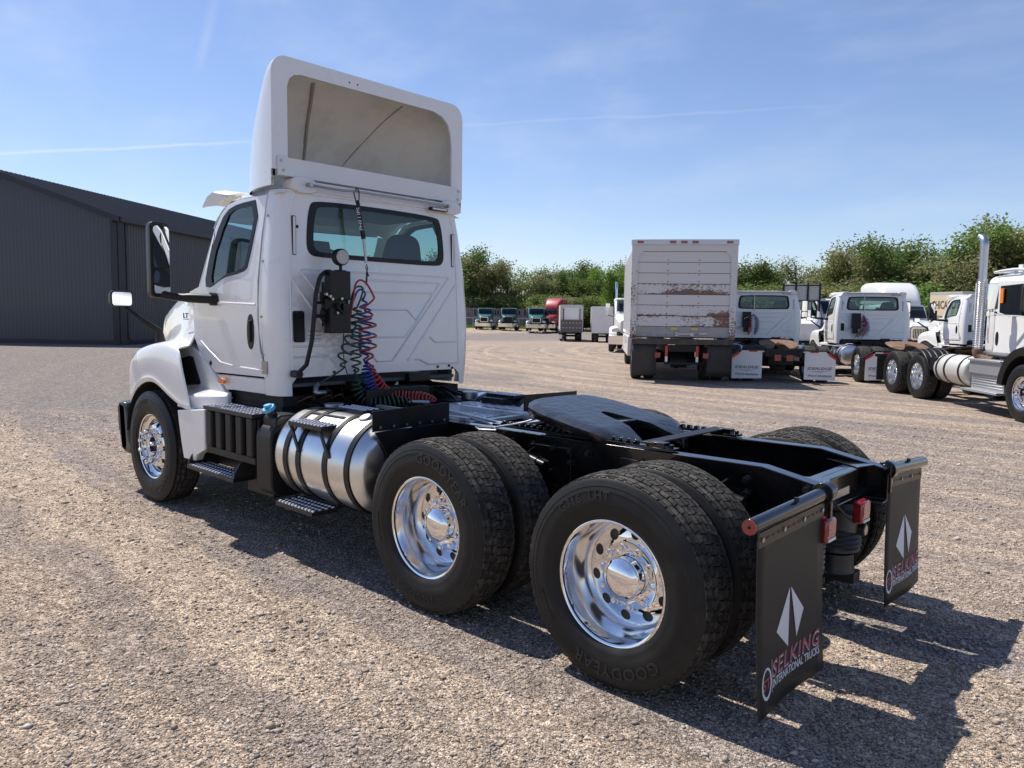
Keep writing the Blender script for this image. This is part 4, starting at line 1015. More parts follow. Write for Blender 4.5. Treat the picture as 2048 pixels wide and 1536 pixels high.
# ---------------------------------------------------------------- parked trucks of the same kind, seen from behind
def cpos(l, d):
    s, c = math.sin(YAW), math.cos(YAW)
    return Vector((-2.0014 + l*s + d*c, 4.0527 - l*c + d*s, 0))
SKIP = ('roof_fairing','mudflap','flap_hanger','mud_flap','tail_light','lamp_bracket','backup_alarm','rear_cable','frame_rail','frame_bracket','cross_member','drive_axle','air_spring','shock_absorber',
        'driveline','fifth_wheel','slide_rail','slide_end_bar','release_handle','wheel','inner_tyre','quarter_fender','deck_plate','deck_support','work_light','connector_box','grab_handle','red_air_line','blue_power_line','green_air_line','green_coil','thin_cable','hose_coupling','glad_hand','hose_tender','side_step_rail','cab_bracket','exhaust_fluid_tank')
def stem_(o): return o.name.split('.')[0]
def day_cab(l, d, phi, label, hang):
    p = cpos(l, d); h = YAW - R(phi)
    t = thing('day_cab_truck', label, 'truck', p, h, 'white single-axle day cab tractors parked with white flaps')
    for o in list(T.children):
        if stem_(o) in SKIP: continue
        up = stem_(o) in ('cab','rear_window','windscreen','door','side_skirt','side_vent','turn_signal','model_badge','passenger_seat','driver_seat','steering_wheel','hose_tender_rod','sun_visor','third_lamp')
        clone(o, t, (-.25, 0, -.10 if up else -.05))
    t.scale = (1.05, 1.12, 1.0)
    for s in (1, -1):
        wheel(t, 0, s*YW, s, 'drive', None, spin=s*.3); inner_tyre(t, 0, s*(YW-.336), s); wheel(t, XF-.25, s*1.085, s, 'steer', None)
        mb = MB(); mb.box(-.95, 5.9, *sorted((s*.35, s*.43)), .74, .98); mb.build('frame_rail', BLACKS, t, bevel=.004)
        # folding flap with angled light arms
        lo, hi = sorted((s*.48, s*1.22))
        mb = MB(); mb.add([(-.86, lo, .86), (-.86, hi-(s>0)*.16, .86), (-.86, lo+(s<0)*.16, .86), (-.86, lo, .0)], [])
        pts = [(s*.42,.93),(s*.42,.87),(s*1.0,.87),(s*1.26,.66),(s*1.30,.72),(s*1.03,.93)]
        mb.prism(pts, lambda y, z: (-.86, y, z), lambda y, z: (-.82, y, z)); ar = mb.build('flap_arm', BLACKS, t)
        q = MB()
        for i, (a, b) in enumerate(((.44,.62),(.62,.82),(.82,1.0))):
            q.mi(i % 2); q.box(-.866, -.861, *sorted((s*a, s*b)), .862, .895)
        q.mi(1); q.prism([(s*1.04,.80),(s*1.06,.865),(s*1.25,.72),(s*1.23,.665)], lambda y, z: (-.866, y, z), lambda y, z: (-.861, y, z)); q.build('reflective_tape', [WHTT, REDT], ar)
        q = MB(); q.prism([(s*.50,.87),(s*.50,.13),(s*1.22,.11),(s*1.22,.69),(s*1.0,.87)], lambda y, z: (-.850, y, z), lambda y, z: (-.842, y, z)); fl = q.build('mud_flap', LABELW, t)
        q = MB(); yc = s*.86
        put_text(q, 'IDEALEASE', (-.852, yc, .40), (0,-1,0), (0,0,1), width=.58, size=.1, height=.075, offset=.015, shear=.3, extrude=.0005)
        put_text(q, 'Ward Idealease', (-.852, yc, .21), (0,-1,0), (0,0,1), width=.56, size=.1, height=.062, offset=.012, extrude=.0005)
        q.add([(-.8525, yc+.27, .365), (-.8525, yc, .335), (-.8525, yc-.27, .375), (-.8525, yc, .352)], [(0,1,2,3)])
        q.build('flap_print', TXTNAVY, fl, smooth=0)
    mb = MB(); mb.box(-.90,-.84,-.43,.43,.76,.95); mb.cyl((0,-.9,.514),(0,.9,.514),.08); mb.lathe([(-.2,.05),(-.17,.2),(.1,.22),(.2,.08)],(0,0,.5),'x',n=20); mb.box(-.5,3.6,-.30,.30,.50,.72); mb.cyl((.6,-.3,.5),(.6,.3,.5),.12)
    mb.build('rear_axle', DARK, t)
    for y in (.14, -.14):
        mb = MB(); mb.box(-.92,-.90,y-.08,y+.08,.62,.80); mb.build('tail_light', REDL, t, bevel=.01)
    fifth_wheel(t, -.42, RUST, -.03)
    mb = MB(); mb.box(2.82,2.92,.36,.60,1.5,2.0); mb.box(2.85,2.98,.42,.55,1.35,1.5); mb.build('connector_box', PLAST, t)
    mb = MB(); mb.tube([(2.86,.28,2.62),(2.84,.28,2.0)], .013, 6); mb.build('hose_tender', STEEL, t)
    zt = 1.93
    for m_, y, nm, pitch in ((HRED,.38,'red_air_line',.05),(HBLUE,.20,'blue_air_line',.05),(HGREEN,.50,'green_air_line',.07)):
        if hang == 2: path = [(2.82,.30,1.95),(2.80,.27+ (y-.35)*.3,1.75),(2.80,.25+(y-.35)*.5,1.45),(2.78,.42+(y-.35)*.6,1.22)]
        else: path = [(2.82,.30,1.93),(2.80,y,1.75),(2.80,y,1.45),(2.80,y+.05,1.25)] if nm != 'green_air_line' else [(2.82,.32,1.90),(2.80,.45,1.78),(2.80,.60,1.74)]
        line(nm, m_, helix(path, .055, pitch, 10), .010, t, 5)
    return t
day_cab(7.62, 21.85, 10, 'white day cab tractor parked right beside the rusty box truck, rear facing', 1)
day_cab(11.27, 21.8, 8, 'white day cab tractor, middle of three, with white sleeper cab behind it', 2)
day_cab(16.35, 22.7, 0.5, 'white day cab tractor half hidden behind the tall chrome exhaust stack', 2)

# ---------------------------------------------------------------- generic conventional tractor
def conv(name, label, loc, heading, paint, group=None, sleeper=False, fair=False, chrome_bumper=True, stack=0, far=False, grille_mat=None, bumper_plow=False, seethru=False):
    t = thing(name, label, 'truck', loc, heading, group)
    bx0 = 1.0 if sleeper else 2.35
    # body
    mb = MB(); st = []
    for x, w, z1 in ((bx0,1.0,2.72),(bx0+.04,1.04,2.78),(3.7,1.04,2.78),(3.95,1.0,2.72)):
        st.append([(x, y, z) for y, z in rrect(-w, w, 1.12, z1, .14)])
    mb.rings(st)
    st = [[(x, y, z) for y, z in rrect(-w, w, 1.12, z1, .12)] for x, w, z1 in ((3.90,1.0,2.70),(4.10,.98,2.52),(4.40,.96,2.06),(4.5,.95,1.95))]
    mb.rings(st); cab = mb.build('cab', paint, t, bevel=.01, smooth=50)
    mb = MB()
    for s in (1, -1):
        mb.prism([(3.15,2.02),(3.15,2.62),(3.78,2.60),(4.22,2.0),(3.9,1.95)], lambda x, z: (x, s*1.045, z), lambda x, z: (x, s*1.02, z))
    mb.build('side_window', GLASSD, cab, smooth=0)
    mb = MB(); mb.add([(4.035,.86,2.64),(4.035,-.86,2.64),(4.47,-.86,2.05),(4.47,.86,2.05)], [(0,1,2,3)]); 
    mb.box(4.2,4.26,-.015,.015,2.03,2.5) if False else None
    mb.v = [(x+.03, y, z+.02) for x, y, z in mb.v]
    mb.build('windscreen', GLASSD, cab, smooth=0)
    mb = MB(); mb.box(4.24,4.30,-.012,.012,2.05,2.45); mb.box(2.36,2.4,-.7,.7,2.2,2.6)
    for s in (1, -1):
        mb.box(3.05,3.06,*sorted((s*1.03, s*1.045)),1.2,2.6); mb.box(4.10,4.11,*sorted((s*1.0, s*1.03)),1.3,2.0); mb.box(3.12,3.25,*sorted((s*1.03, s*1.06)),1.62,1.68)
    mb.build('door_seam', SEAL, cab)
    # hood
    mb = MB(); st = [[(x, y, z) for y, z in rrect(-w, w, .95, z1, r_)] for x, w, z1, r_ in ((4.3,.98,1.98,.25),(4.9,.93,1.94,.28),(5.5,.80,1.84,.3),(5.9,.70,1.74,.28),(6.02,.62,1.66,.22))]
    mb.rings(st)
    for s in (1, -1):
        rows = []
        for a in [R(-4+i*188/14) for i in range(15)]:
            zc = .514
            rows.append([(4.85+(.60)*math.cos(a), s*y, zc+.60*math.sin(a)) for y in (.80,1.2)] + [(4.85+(.72+.06*math.sin(a))*math.cos(a), s*1.20, zc+(.72)*math.sin(a)), (4.85+(.78)*math.cos(a), s*1.12, zc+.78*math.sin(a)), (4.85+.82*math.cos(a), s*.80, zc+.86*math.sin(a))])
        mb.rings(rows, True, True)
    hood = mb.build('hood', paint, t, smooth=50, bevel=.01)
    gm = grille_mat or CHROME2
    mb = MB(); mb.prism(rrect(-.52,.52,.98,1.60,.12), lambda y, z: (6.03, y, z), lambda y, z: (6.07, y, z), holes=[rrect(-.46,.46,1.04,1.54,.09)]); gr = mb.build('grille', gm, t)
    mb = MB(); mb.box(6.02,6.035,-.47,.47,1.03,1.55); mb.build('grille_core', DARK, gr)
    if not far:
        mb = MB()
        for i in range(13): mb.box(6.035,6.06,-.43+i*.0717-.012,-.43+i*.0717+.012,1.04,1.54)
        mb.build('grille_bar', gm, gr)
    mb = MB()
    for s in (1, -1):
        mb = MB(); mb.prism(smooth_poly([(s*.66,1.22),(s*.66,1.06),(s*1.06,1.02),(s*1.10,1.14),(s*.9,1.24)],1), lambda y, z: (5.78-.18*(abs(y)-.6), y, z), lambda y, z: (5.60, y, z))
        mb.build('headlight', mat('headlight_glass', (.55,.58,.60), .08, metal=.6, coat=1), t)
    mb = MB(); st = []
    for y in (-1.2,-1.05,-.6,0,.6,1.05,1.2):
        bx = 6.22-.30*(abs(y)/1.2)**3; st.append([(bx,y,.42),(bx+.02,y,.85),(bx-.12,y,.87),(bx-.12,y,.42)])
    mb.rings(st); mb.build('bumper', CHROME2 if chrome_bumper else BLACKS, t, smooth=40)
    # chassis and wheels
    mb = MB()
    for s in (1, -1): mb.box(-1.4, 5.6, *sorted((s*.34, s*.43)), .75, 1.0)
    mb.box(-1.4,-1.3,-.43,.43,.75,1.0); mb.box(2.6,5.5,-.6,.6,.5,1.15); mb.cyl((4.85,-.95,.514),(4.85,.95,.514),.07)
    for xa in (-.66,.66): mb.cyl((xa,-.95,.514),(xa,.95,.514),.09); mb.lathe([(-.2,.05),(-.15,.2),(.1,.22),(.2,.08)],(xa,0,.52),'x',n=16)
    mb.build('chassis', DARK, t)
    for s in (1, -1):
        wheel(t, 4.85, s*1.075, s, 'steer', None, detail=not far)
        for xa in (-.66, .66): wheel(t, xa, s*YW, s, 'drive', None, detail=not far); inner_tyre(t, xa, s*(YW-.336), s)
        mb = MB(); mb.lathe([(1.35,.0),(1.35,.28),(1.38,.31),(2.6,.31),(2.64,.28),(2.64,0)],(0,s*.90,.72),'x',n=32); tk = mb.build('fuel_tank', ALU, t, smooth=40)
        mb = MB(); mb.box(2.68,4.0,*sorted((s*.7, s*1.17)),.45,.95); mb.build('step_box', paint if sleeper else STEEL, t, bevel=.02)
        mb = MB(); mb.rings([[(x, s*1.33+a, 2.18+b) for a, b in rrect(-.11,.11,-.30,.30,.03)] for x in (4.12,4.24)]); mi_ = mb.build('door_mirror', PLAST if far or sleeper else CHROME2, t)
        mb = MB(); mb.tube([(4.15,s*1.33,2.5),(3.95,s*1.02,2.55)],.018,6); mb.tube([(4.15,s*1.33,1.88),(4.05,s*1.02,1.80)],.018,6); mb.build('mirror_arm', PLAST, mi_)
        mb = MB(); mb.prism(rrect(-.09,.09,-.27,.27,.02), lambda a, b: (4.116, s*1.33+a, 2.18+b), lambda a, b: (4.119, s*1.33+a, 2.18+b)); mb.build('mirror_glass', MIRROR, mi_)
    mb = MB()
    for y in (-.6,-.2,0,.2,.6): mb.box(3.88,3.94,y-.04,y+.04,2.72,2.75)
    mb.build('roof_marker', AMBER, cab)
    if sleeper or fair:
        mb = MB(); st = []
        b0 = bx0+.02
        prof = [(b0,3.95,1.02),(b0+.3,4.0,1.02),(2.5,3.98,1.02),(3.0,3.85,.99),(3.45,3.55,.93),(3.75,3.2,.85),(3.95,2.85,.78)] if sleeper else [(2.45,3.7,.98),(3.0,3.55,.95),(3.5,3.15,.88),(3.9,2.80,.80)]
        for x, z1, w in prof: st.append([(x, y, z) for y, z in rrect(-w, w, 2.62, z1, min(.26, (z1-2.62)*.45))])
        mb.rings(st); mb.build('roof_fairing', paint, t, smooth=55)
    if stack:
        for s in ((1, -1) if stack == 2 else (-1,)):
            mb = MB(); mb.tube([(2.2,s*.95,1.0),(2.2,s*.95,3.3),(2.16,s*.95,3.5),(2.02,s*.95,3.65)],.075,14); mb.build('exhaust_stack', CHROME2, t)
    return t
def face(u_lat, depth, rel):   # heading: rel degrees from 'straight at the camera axis', positive turns the nose to image right
    return YAW + math.pi + R(rel)
TEAL = mat('teal_paint', (.02,.13,.13), .35, coat=.7); DTEAL = mat('dark_teal_paint', (.01,.07,.065), .35, coat=.7); REDP = mat('red_paint', (.42,.03,.04), .4, coat=.5)
def at(u, d): return cpos((u-1024)/1523.35*d, d)
g3 = 'three teal tractors parked along the far fence'
conv('teal_truck', 'teal tractor with silver grille by the far fence, leftmost of three', at(973, 104), YAW+math.pi-R(2), TEAL, g3, far=True, chrome_bumper=True)
conv('teal_truck', 'dark teal tractor with black grille in the middle of the fence row', at(1018, 101), YAW+math.pi-R(2), DTEAL, g3, far=True, grille_mat=DARK)
conv('teal_truck', 'teal tractor nearest the red truck by the far fence', at(1071, 95), YAW+math.pi-R(2), TEAL, g3, far=True)
conv('red_truck', 'red high-roof sleeper tractor behind the small box truck', at(1121, 96), YAW+math.pi-R(22), REDP, sleeper=True, far=True)
conv('white_truck', 'white tractor with chrome exhaust stack peeking out left of the rusty box truck', at(1264, 44), YAW+math.pi-R(9), WHITE2, stack=1, fair=False)
SL_T = conv('sleeper_truck', 'white high-roof sleeper tractor with tall barred grille facing the yard', at(1738, 41.5), YAW+math.pi-R(4), WHITE2, sleeper=True, chrome_bumper=False); SL_T.scale = (1,1,.93)
conv('white_truck', 'white tractor facing the yard, half hidden left of the middle day cab', at(1590, 40), YAW+math.pi+R(5), WHITE2, sleeper=False, fair=False, chrome_bumper=False)

# ---------------------------------------------------------------- white heavy tractor with the chrome stack (right edge)
def heavy():
    psi = math.atan2(.797, -.603) + R(1.9); t = thing('heavy_truck', 'white heavy day cab tractor with tall chrome exhaust stack and black fenders', 'truck', (2.90, -16.82, 0), psi)
    XA = 5.36; s = -1
    mb = MB()
    for q in (1, -1): mb.box(-.8, 6.3, *sorted((q*.34, q*.43)), .74, 1.02)
    mb.box(-.8,-.7,-.43,.43,.74,1.02); mb.box(3.0,5.6,-.6,.6,.5,1.1)
    for xa in (0,1.32): mb.cyl((xa,-.95,.514),(xa,.95,.514),.09); mb.lathe([(-.2,.05),(-.15,.2),(.1,.22),(.2,.08)],(xa,0,.52),'x',n=16)
    mb.cyl((XA,-.95,.514),(XA,.95,.514),.08); mb.build('chassis', DARK, t)
    for q in (1, -1):
        for xa in (0, 1.32): wheel(t, xa, q*YW, q, 'drive', None, spin=xa); inner_tyre(t, xa, q*(YW-.336), q)
        wheel(t, XA, q*1.085, q, 'steer', WORDS3, 'c')
        # ribbed mudguard over the forward drive tyres
        rows = []
        for a in [R(-2+i*106/12) for i in range(13)]: rows.append([(1.32+.60*math.cos(a), q*y, .514+.60*math.sin(a)) for y in (.62,.92,1.22)] + [(1.32+.57*math.cos(a), q*1.235, .514+.57*math.sin(a))])
        mb = MB(); mb.rings(rows, False, False); mg = mb.build('mudguard', PLAST, t, solid=.02, smooth=60)
        mb = MB()
        for y in (.68,.80,.95,1.08,1.20): mb.tube([(1.32+.615*math.cos(a), q*y, .514+.615*math.sin(a)) for a in [R(-2+i*106/12) for i in range(13)]], .014, 6)
        mb.build('mudguard_rib', PLAST, mg); mb = MB(); mb.box(1.93,2.20,*sorted((q*.45, q*1.20)),.70,.98); mb.build('mudguard_bracket', BLACKS, mg)
        mb = MB(); mb.lathe([(2.12,.0),(2.12,.26),(2.15,.30),(2.18,.31),(3.36,.31),(3.40,.29),(3.42,.25),(3.42,0)],(0,q*.92,.76),'x',n=48); tk = mb.build('fuel_tank', mat('dull_tank', (.62,.61,.57), .42, metal=.35, noise=(4,.4,(.5,.48,.44))), t, smooth=40)
        mb = MB()
        for x in (2.28,2.62,3.2): mb.lathe([(x-.03,.311),(x-.03,.320),(x+.03,.320),(x+.03,.311)],(0,q*.92,.76),'x',n=40,close=True)
        mb.build('tank_strap', BLACKS, tk)
        mb = MB(); mb.box(3.48,4.62,*sorted((q*.65, q*1.16)),.76,1.04); mb.box(3.48,4.62,*sorted((q*.65, q*1.10)),.42,.76); mb.box(3.36,4.66,*sorted((q*.95, q*1.26)),.40,.445)
        for i in range(5): mb.box(3.52,4.58,*sorted((q*1.10, q*1.112)),.50+i*.05,.515+i*.05)
        mb.box(3.48,4.62,*sorted((q*1.16, q*1.20)),1.0,1.04); mb.build('aluminium_step_box', DECKM, t, bevel=.012)
        rows = []
        for a in [R(-22+i*196/16) for i in range(17)]:
            rows.append([(XA+.64*math.cos(a), q*.72, .54+.64*math.sin(a)), (XA+.64*math.cos(a), q*1.21, .54+.64*math.sin(a)), (XA+.76*math.cos(a), q*1.235, .54+.78*math.sin(a)), (XA+.80*math.cos(a), q*1.05, .54+.86*math.sin(a)), (XA+.80*math.cos(a), q*.72, .54+.9*math.sin(a))])
        mb = MB(); mb.rings(rows, True, True); mb.build('front_fender', PLAST, t, smooth=55)
    # cab
    mb = MB(); st = [[(x, y, z) for y, z in rrect(-w, w, z0, z1, r_)] for x, w, z0, z1, r_ in ((3.42,.98,1.16,2.84,.16),(3.46,1.03,1.12,2.90,.16),(3.9,1.04,1.1,2.93,.16),(4.55,1.04,1.1,2.92,.16),(4.80,1.0,1.14,2.84,.16))]
    mb.rings(st); mb.rings([[(x, y, z) for y, z in rrect(-w, w, 1.14, z1, .12)] for x, w, z1 in ((4.78,1.0,2.82),(4.95,.98,2.62),(5.08,.96,2.12),(5.14,.95,2.02))])
    mb.rings([[(x, y, z) for y, z in rrect(-w, w, .98, z1, .25)] for x, w, z1 in ((5.0,.96,2.0),(5.6,.9,1.95),(6.2,.82,1.85),(6.6,.78,1.78),(6.68,.7,1.70))])
    mb.rings([[(3.46,y,1.12),(3.46,y,1.30)] for y in (-1.0,1.0)], False, False)
    cab = mb.build('cab', WHITE2, t, smooth=50, bevel=.008)
    mb = MB(); mb.tube(catmull([(3.62,-1.02,2.98),(4.0,-1.04,3.0),(4.5,-1.03,2.99),(4.95,-.98,2.90)],4), .03, 8); mb.tube([(3.5,-.9,3.0),(3.5,.9,3.0)], .03, 8); mb.box(4.3,4.42,-.98,-.90,2.94,3.10); mb.build('roof_trim', WHITE2, cab)
    mb = MB(); mb.box(4.0,4.12,-.95,-.7,2.93,3.05); mb.build('roof_beacon', mat('beacon_blue', (.25,.35,.5), .1, coat=1), cab)
    for q in (1, -1):
        mb = MB(); mb.prism([(3.78,1.20),(3.78,2.78),(4.74,2.76),(4.96,2.05),(4.96,1.66),(4.86,1.20)], lambda x, z: (x, q*1.052, z), lambda x, z: (x, q*1.02, z), holes=[[(3.90,2.08),(3.90,2.66),(4.62,2.68),(4.80,2.00),(4.40,1.98)]]); dr = mb.build('door', WHITE2, t, bevel=.008)
        mb = MB(); mb.add([(3.90,q*1.047,2.08),(3.90,q*1.047,2.66),(4.62,q*1.047,2.68),(4.80,q*1.047,2.00),(4.40,q*1.047,1.98)], [(0,1,2,3,4)]); mb.build('door_window', GLASSD, dr, smooth=0)
        mb = MB(); mb.prism(smooth_poly([(3.84,1.36),(3.84,1.66),(3.94,1.66),(3.94,1.36)],2), lambda x, z: (x, q*1.058, z), lambda x, z: (x, q*1.05, z)); mb.build('door_handle', PLAST, dr)
        mb = MB(); mb.tube(catmull([(4.98,q*1.06,1.75),(4.95,q*1.10,1.95),(4.80,q*1.16,2.0),(4.3,q*1.34,2.05),(4.2,q*1.36,2.25)],4), .02, 8); mb.box(4.90,5.02,*sorted((q*1.05, q*1.12)),1.70,1.88); mb.build('mirror_arm', PLAST if q > 0 else CHROME2, dr)
        mb = MB(); mb.rings([[(x, q*1.36+a, 2.42+b) for a, b in rrect(-.10,.10,-.28,.28,.03)] for x in (4.18,4.24)]); mb.cyl((4.2,q*1.36,2.0),(4.2,q*1.36,2.10),.10,n=20); mb.build('door_mirror', CHROME, t, bevel=.01)
        mb = MB(); mb.tube([(3.70,q*1.10,1.40),(3.70,q*1.12,1.5),(3.70,q*1.12,2.6),(3.70,q*1.08,2.66)], .018, 8); mb.build('grab_handle', CHROME2, t)
    mb = MB(); mb.prism(rrect(-.05,.05,-.16,.16,.02), lambda a, b: (4.0+a, -1.08, 2.45+b) , lambda a, b: (4.0+a, -1.06, 2.45+b)); mb.build('amber_marker', AMBER, t)
    mb = MB(); mb.box(4.985,5.0,-.02,.02,2.1,2.6); mb.add([(4.83,.88,2.76),(4.83,-.88,2.76),(5.11,-.9,2.10),(5.11,.9,2.10)],[(0,1,2,3)]); mb.build('windscreen', GLASSD, cab, smooth=0)
    # exhaust with perforated heat shield
    for q in (-1,):
        mb = MB(); mb.tube([(3.18,q*1.02,1.25),(3.18,q*1.02,2.95)], .090, 20); mb.tube(catmull([(3.18,q*1.02,2.95),(3.18,q*1.02,3.55),(3.18,q*1.02,3.80),(3.12,q*1.02,3.92),(3.02,q*1.02,3.98)],5), .075, 18); ex = mb.build('exhaust_stack', mat('stack_chrome', (.50,.50,.51), .30, metal=1), t)
        mb = MB()
        for i in range(38): mb.lathe([(1.30+i*.042,.091),(1.312+i*.042,.098),(1.324+i*.042,.091)], (3.18,q*1.02,0), 'z', n=20)
        mb.build('shield_slot', CHROME2, ex)
        mb = MB(); mb.tube(catmull([(3.18,q*1.02,1.25),(3.20,q*1.0,1.10),(3.36,q*.9,1.0),(3.5,q*.8,.98)],5), .10, 16); mb.build('rusty_elbow', RUST, ex)
        mb = MB(); mb.tube([(3.0,q*1.02,1.7),(3.0,q*1.02,2.85)], .022, 8); mb.box(3.0,3.18,q*1.02-.01,q*1.02+.01,1.72,1.76); mb.box(3.0,3.18,q*1.02-.01,q*1.02+.01,2.75,2.79); mb.build('stack_guard', CHROME2, ex)
    mb = MB(); mb.box(-.86,-.83,-1.22,-.62,.25,.85); mb.box(-.86,-.80,-1.28,-.4,.85,.92); mb.box(-.86,-.83,.62,1.22,.25,.85); mb.build('mud_flap', FLAP, t)
    fifth_wheel(t, .35, RUST)
    mb = MB(); mb.box(2.9,3.4,-.9,.9,.95,1.02); mb.cyl((2.9,-.3,1.1),(2.9,.3,1.1),.08); mb.box(3.38,3.43,-.2,.2,1.5,2.2); mb.build('deck', PLAST, t)
    for o in t.children:
        if stem_(o) in ('cab','door','grab_handle','door_mirror','amber_marker','exhaust_stack'):
            k = .82 if stem_(o) == 'exhaust_stack' else .86; o.scale.z = k; o.location.z = 1.1*(1-k); o.location.x = .30
heavy()

# ---------------------------------------------------------------- rusty box truck
def vcol_rust():
    m = bpy.data.materials.new('peeling_white_paint'); m.use_nodes = True; nt = m.node_tree; b = nt.nodes['Principled BSDF']; b.inputs['Roughness'].default_value = .5
    tcn = nt.nodes.new('ShaderNodeTexCoord')
    n1 = nt.nodes.new('ShaderNodeTexNoise'); n1.inputs['Scale'].default_value = 16; n1.inputs['Detail'].default_value = 9; n1.inputs['Roughness'].default_value = .72
    mpp = nt.nodes.new('ShaderNodeMapping'); mpp.inputs['Scale'].default_value = (1,1,1.8); nt.links.new(tcn.outputs['Object'], mpp.inputs[0]); nt.links.new(mpp.outputs[0], n1.inputs['Vector'])
    n2 = nt.nodes.new('ShaderNodeTexNoise'); n2.inputs['Scale'].default_value = 1.3; n2.inputs['Detail'].default_value = 3; nt.links.new(tcn.outputs['Object'], n2.inputs['Vector'])
    at_ = nt.nodes.new('ShaderNodeAttribute'); at_.attribute_name = 'wear'
    def mth(op, a, b_):
        q = nt.nodes.new('ShaderNodeMath'); q.operation = op
        for i, v in enumerate((a, b_)):
            if isinstance(v, (int, float)): q.inputs[i].default_value = v
            else: nt.links.new(v, q.inputs[i])
        return q.outputs[0]
    s_ = mth('ADD', n1.outputs[0], mth('MULTIPLY', mth('SUBTRACT', n2.outputs[0], .5), .55)); s_ = mth('ADD', s_, mth('MULTIPLY', at_.outputs['Fac'], .40))
    r = nt.nodes.new('ShaderNodeMapRange'); r.inputs['From Min'].default_value = .735; r.inputs['From Max'].default_value = .765; nt.links.new(s_, r.inputs[0])
    x = nt.nodes.new('ShaderNodeMix'); x.data_type = 'RGBA'; nt.links.new(r.outputs[0], x.inputs[0]); x.inputs[6].default_value = (.60,.59,.58,1); x.inputs[7].default_value = (.17,.095,.075,1)
    nt.links.new(x.outputs[2], b.inputs['Base Color']); return m
PEEL = vcol_rust()
def wear_attr(o, fn):
    a = o.data.attributes.new('wear', 'FLOAT', 'POINT'); a.data.foreach_set('value', [fn(v.co) for v in o.data.vertices])
def box_truck():
    t = thing('box_truck', 'large white box truck with rusty peeling roll-up rear door', 'truck', at(1362, 20.7), YAW - R(6.5)); K = 1.09
    t.scale = (K, K, K)
    W_, Z0, Z1, L = 1.225, 1.12, 3.52, 7.6
    mb = MB(); mb.box(0.06, L, -W_, W_, Z0, Z1); body = mb.build('cargo_body', WHITE2, t, bevel=.02)
    mb = MB()
    for i in range(14):
        x = .35+i*.52
        for s in (1, -1): mb.box(x, x+.03, *sorted((s*W_, s*(W_+.012))), Z0+.12, Z1-.12)
    mb.build('side_rivet_strip', WHITE2, body)
    mb = MB()
    for s in (1, -1): mb.box(.0,.07,*sorted((s*1.13, s*1.285)),Z0-.02,Z1-.10)
    mb.box(0,.07,-1.13,1.13,Z1-.26,Z1-.10); 
    for s in (1, -1): mb.prism([(s*1.13,Z1-.26),(s*1.13,Z1-.42),(s*1.0,Z1-.26)], lambda y, z: (.002,y,z), lambda y, z: (.05,y,z))
    bm_ = mb
    fr = mb.build('door_surround', PEEL, t); wear_attr(fr, lambda c: .55 if c.z < 2.0 else .25)
    mb = MB(); mb.box(-.02,.10,-1.30,1.30,Z1-.105,Z1+.03); mb.build('header_rail', DECKM, t, bevel=.01)
    for y in (1.08,.29,.02,-.25,-1.08):
        q = MB(); q.box(-.035,-.02,y-.075,y+.075,Z1-.07,Z1-.01); q.build('marker_lamp', REDL, t)
    ph = (Z1-.27-Z0-.02)/8
    wears = [1.05,.95,.75,.4,.9,.6,.3,.85]
    for i in range(8):
        z0 = Z0+.02+i*ph; q = MB(); n, m_ = 44, 8; w = wears[i]
        vs = [(.030+.004*(1-abs(2*b/m_-1)**6), -1.13+2.26*a/n, z0+.008+(ph-.012)*b/m_) for b in range(m_+1) for a in range(n+1)]
        fs = [(b*(n+1)+a, b*(n+1)+a+1, (b+1)*(n+1)+a+1, (b+1)*(n+1)+a) for b in range(m_) for a in range(n)]
        q.add(vs, fs); o = q.build('door_panel', PEEL if i else mat('galvanised_panel', (.30,.31,.33), .45, metal=.3, noise=(6,.4,(.22,.21,.21))), t)
        def fn(c, z0=z0, w=w, i=i):
            h = (c.z-z0)/ph; e = (.5*math.exp(-h*9)+.45*math.exp(-(1-h)*9))*(w > .5)
            k = {1: .50+.25*h-.3*h*h+.22*(c.y < -.75)-.3*(c.y > .1)*(h < .3), 2: .25+.8*(1-h)*(c.y < -.6)+.35*(c.y > .1)*(1-h), 4: .30+1.0*(1-h)*math.exp(-((c.y+.25)/.85)**2)}.get(i, .0)
            return k + e - .08
        wear_attr(o, fn)
    mb = MB(); mb.box(.036,.05,-1.13,1.13,Z0,Z1-.27); mb.build('door_backing', mat('dark_joint', (.05,.035,.03), .8), t)
    mb = MB(); rr = random.Random(5)
    for y in (.39,-.37):
        for i in range(8):
            for dz in (-.05,.05): mb.cyl((.022,y+rr.uniform(-.004,.004),Z0+.02+i*ph+dz+.01),(.034,y,Z0+.02+i*ph+dz+.01),.016,n=6)
    mb.build('hinge_bolt', RUST, t)
    mb = MB(); mb.box(-.01,.03,-.24,.17,Z0+.09,Z0+.12); mb.box(-.02,.03,-.28,-.20,Z0+.05,Z0+.14); mb.box(-.01,.03,.10,.17,Z0+.05,Z0+.15); mb.box(-.01,.03,-.60,-.42,Z0+.10,Z0+.14); mb.build('door_latch', STEEL, t)
    for y in (.20,-.30):
        q = MB(); q.box(.018,.03,y-.08,y+.08,Z0+.20,Z0+.255); q.build('yellow_sticker', mat('yellow_sticker', (.6,.5,.08), .6), t)
    mb = MB(); mb.box(.02,.03,.78,1.02,Z0+.13,Z0+.25); mb.build('licence_plate', mat('faded_plate', (.33,.32,.29), .7), t)
    mb = MB(); mb.box(-.10,.06,-1.24,1.24,.96,1.10); mb.box(-.02,.1,-1.20,-.56,.90,.97); mb.box(-.02,.1,.56,1.20,.90,.97); mb.build('rear_sill', mat('worn_sill', (.035,.032,.03), .6, noise=(6,.7,(.09,.08,.07))), t, bevel=.012)
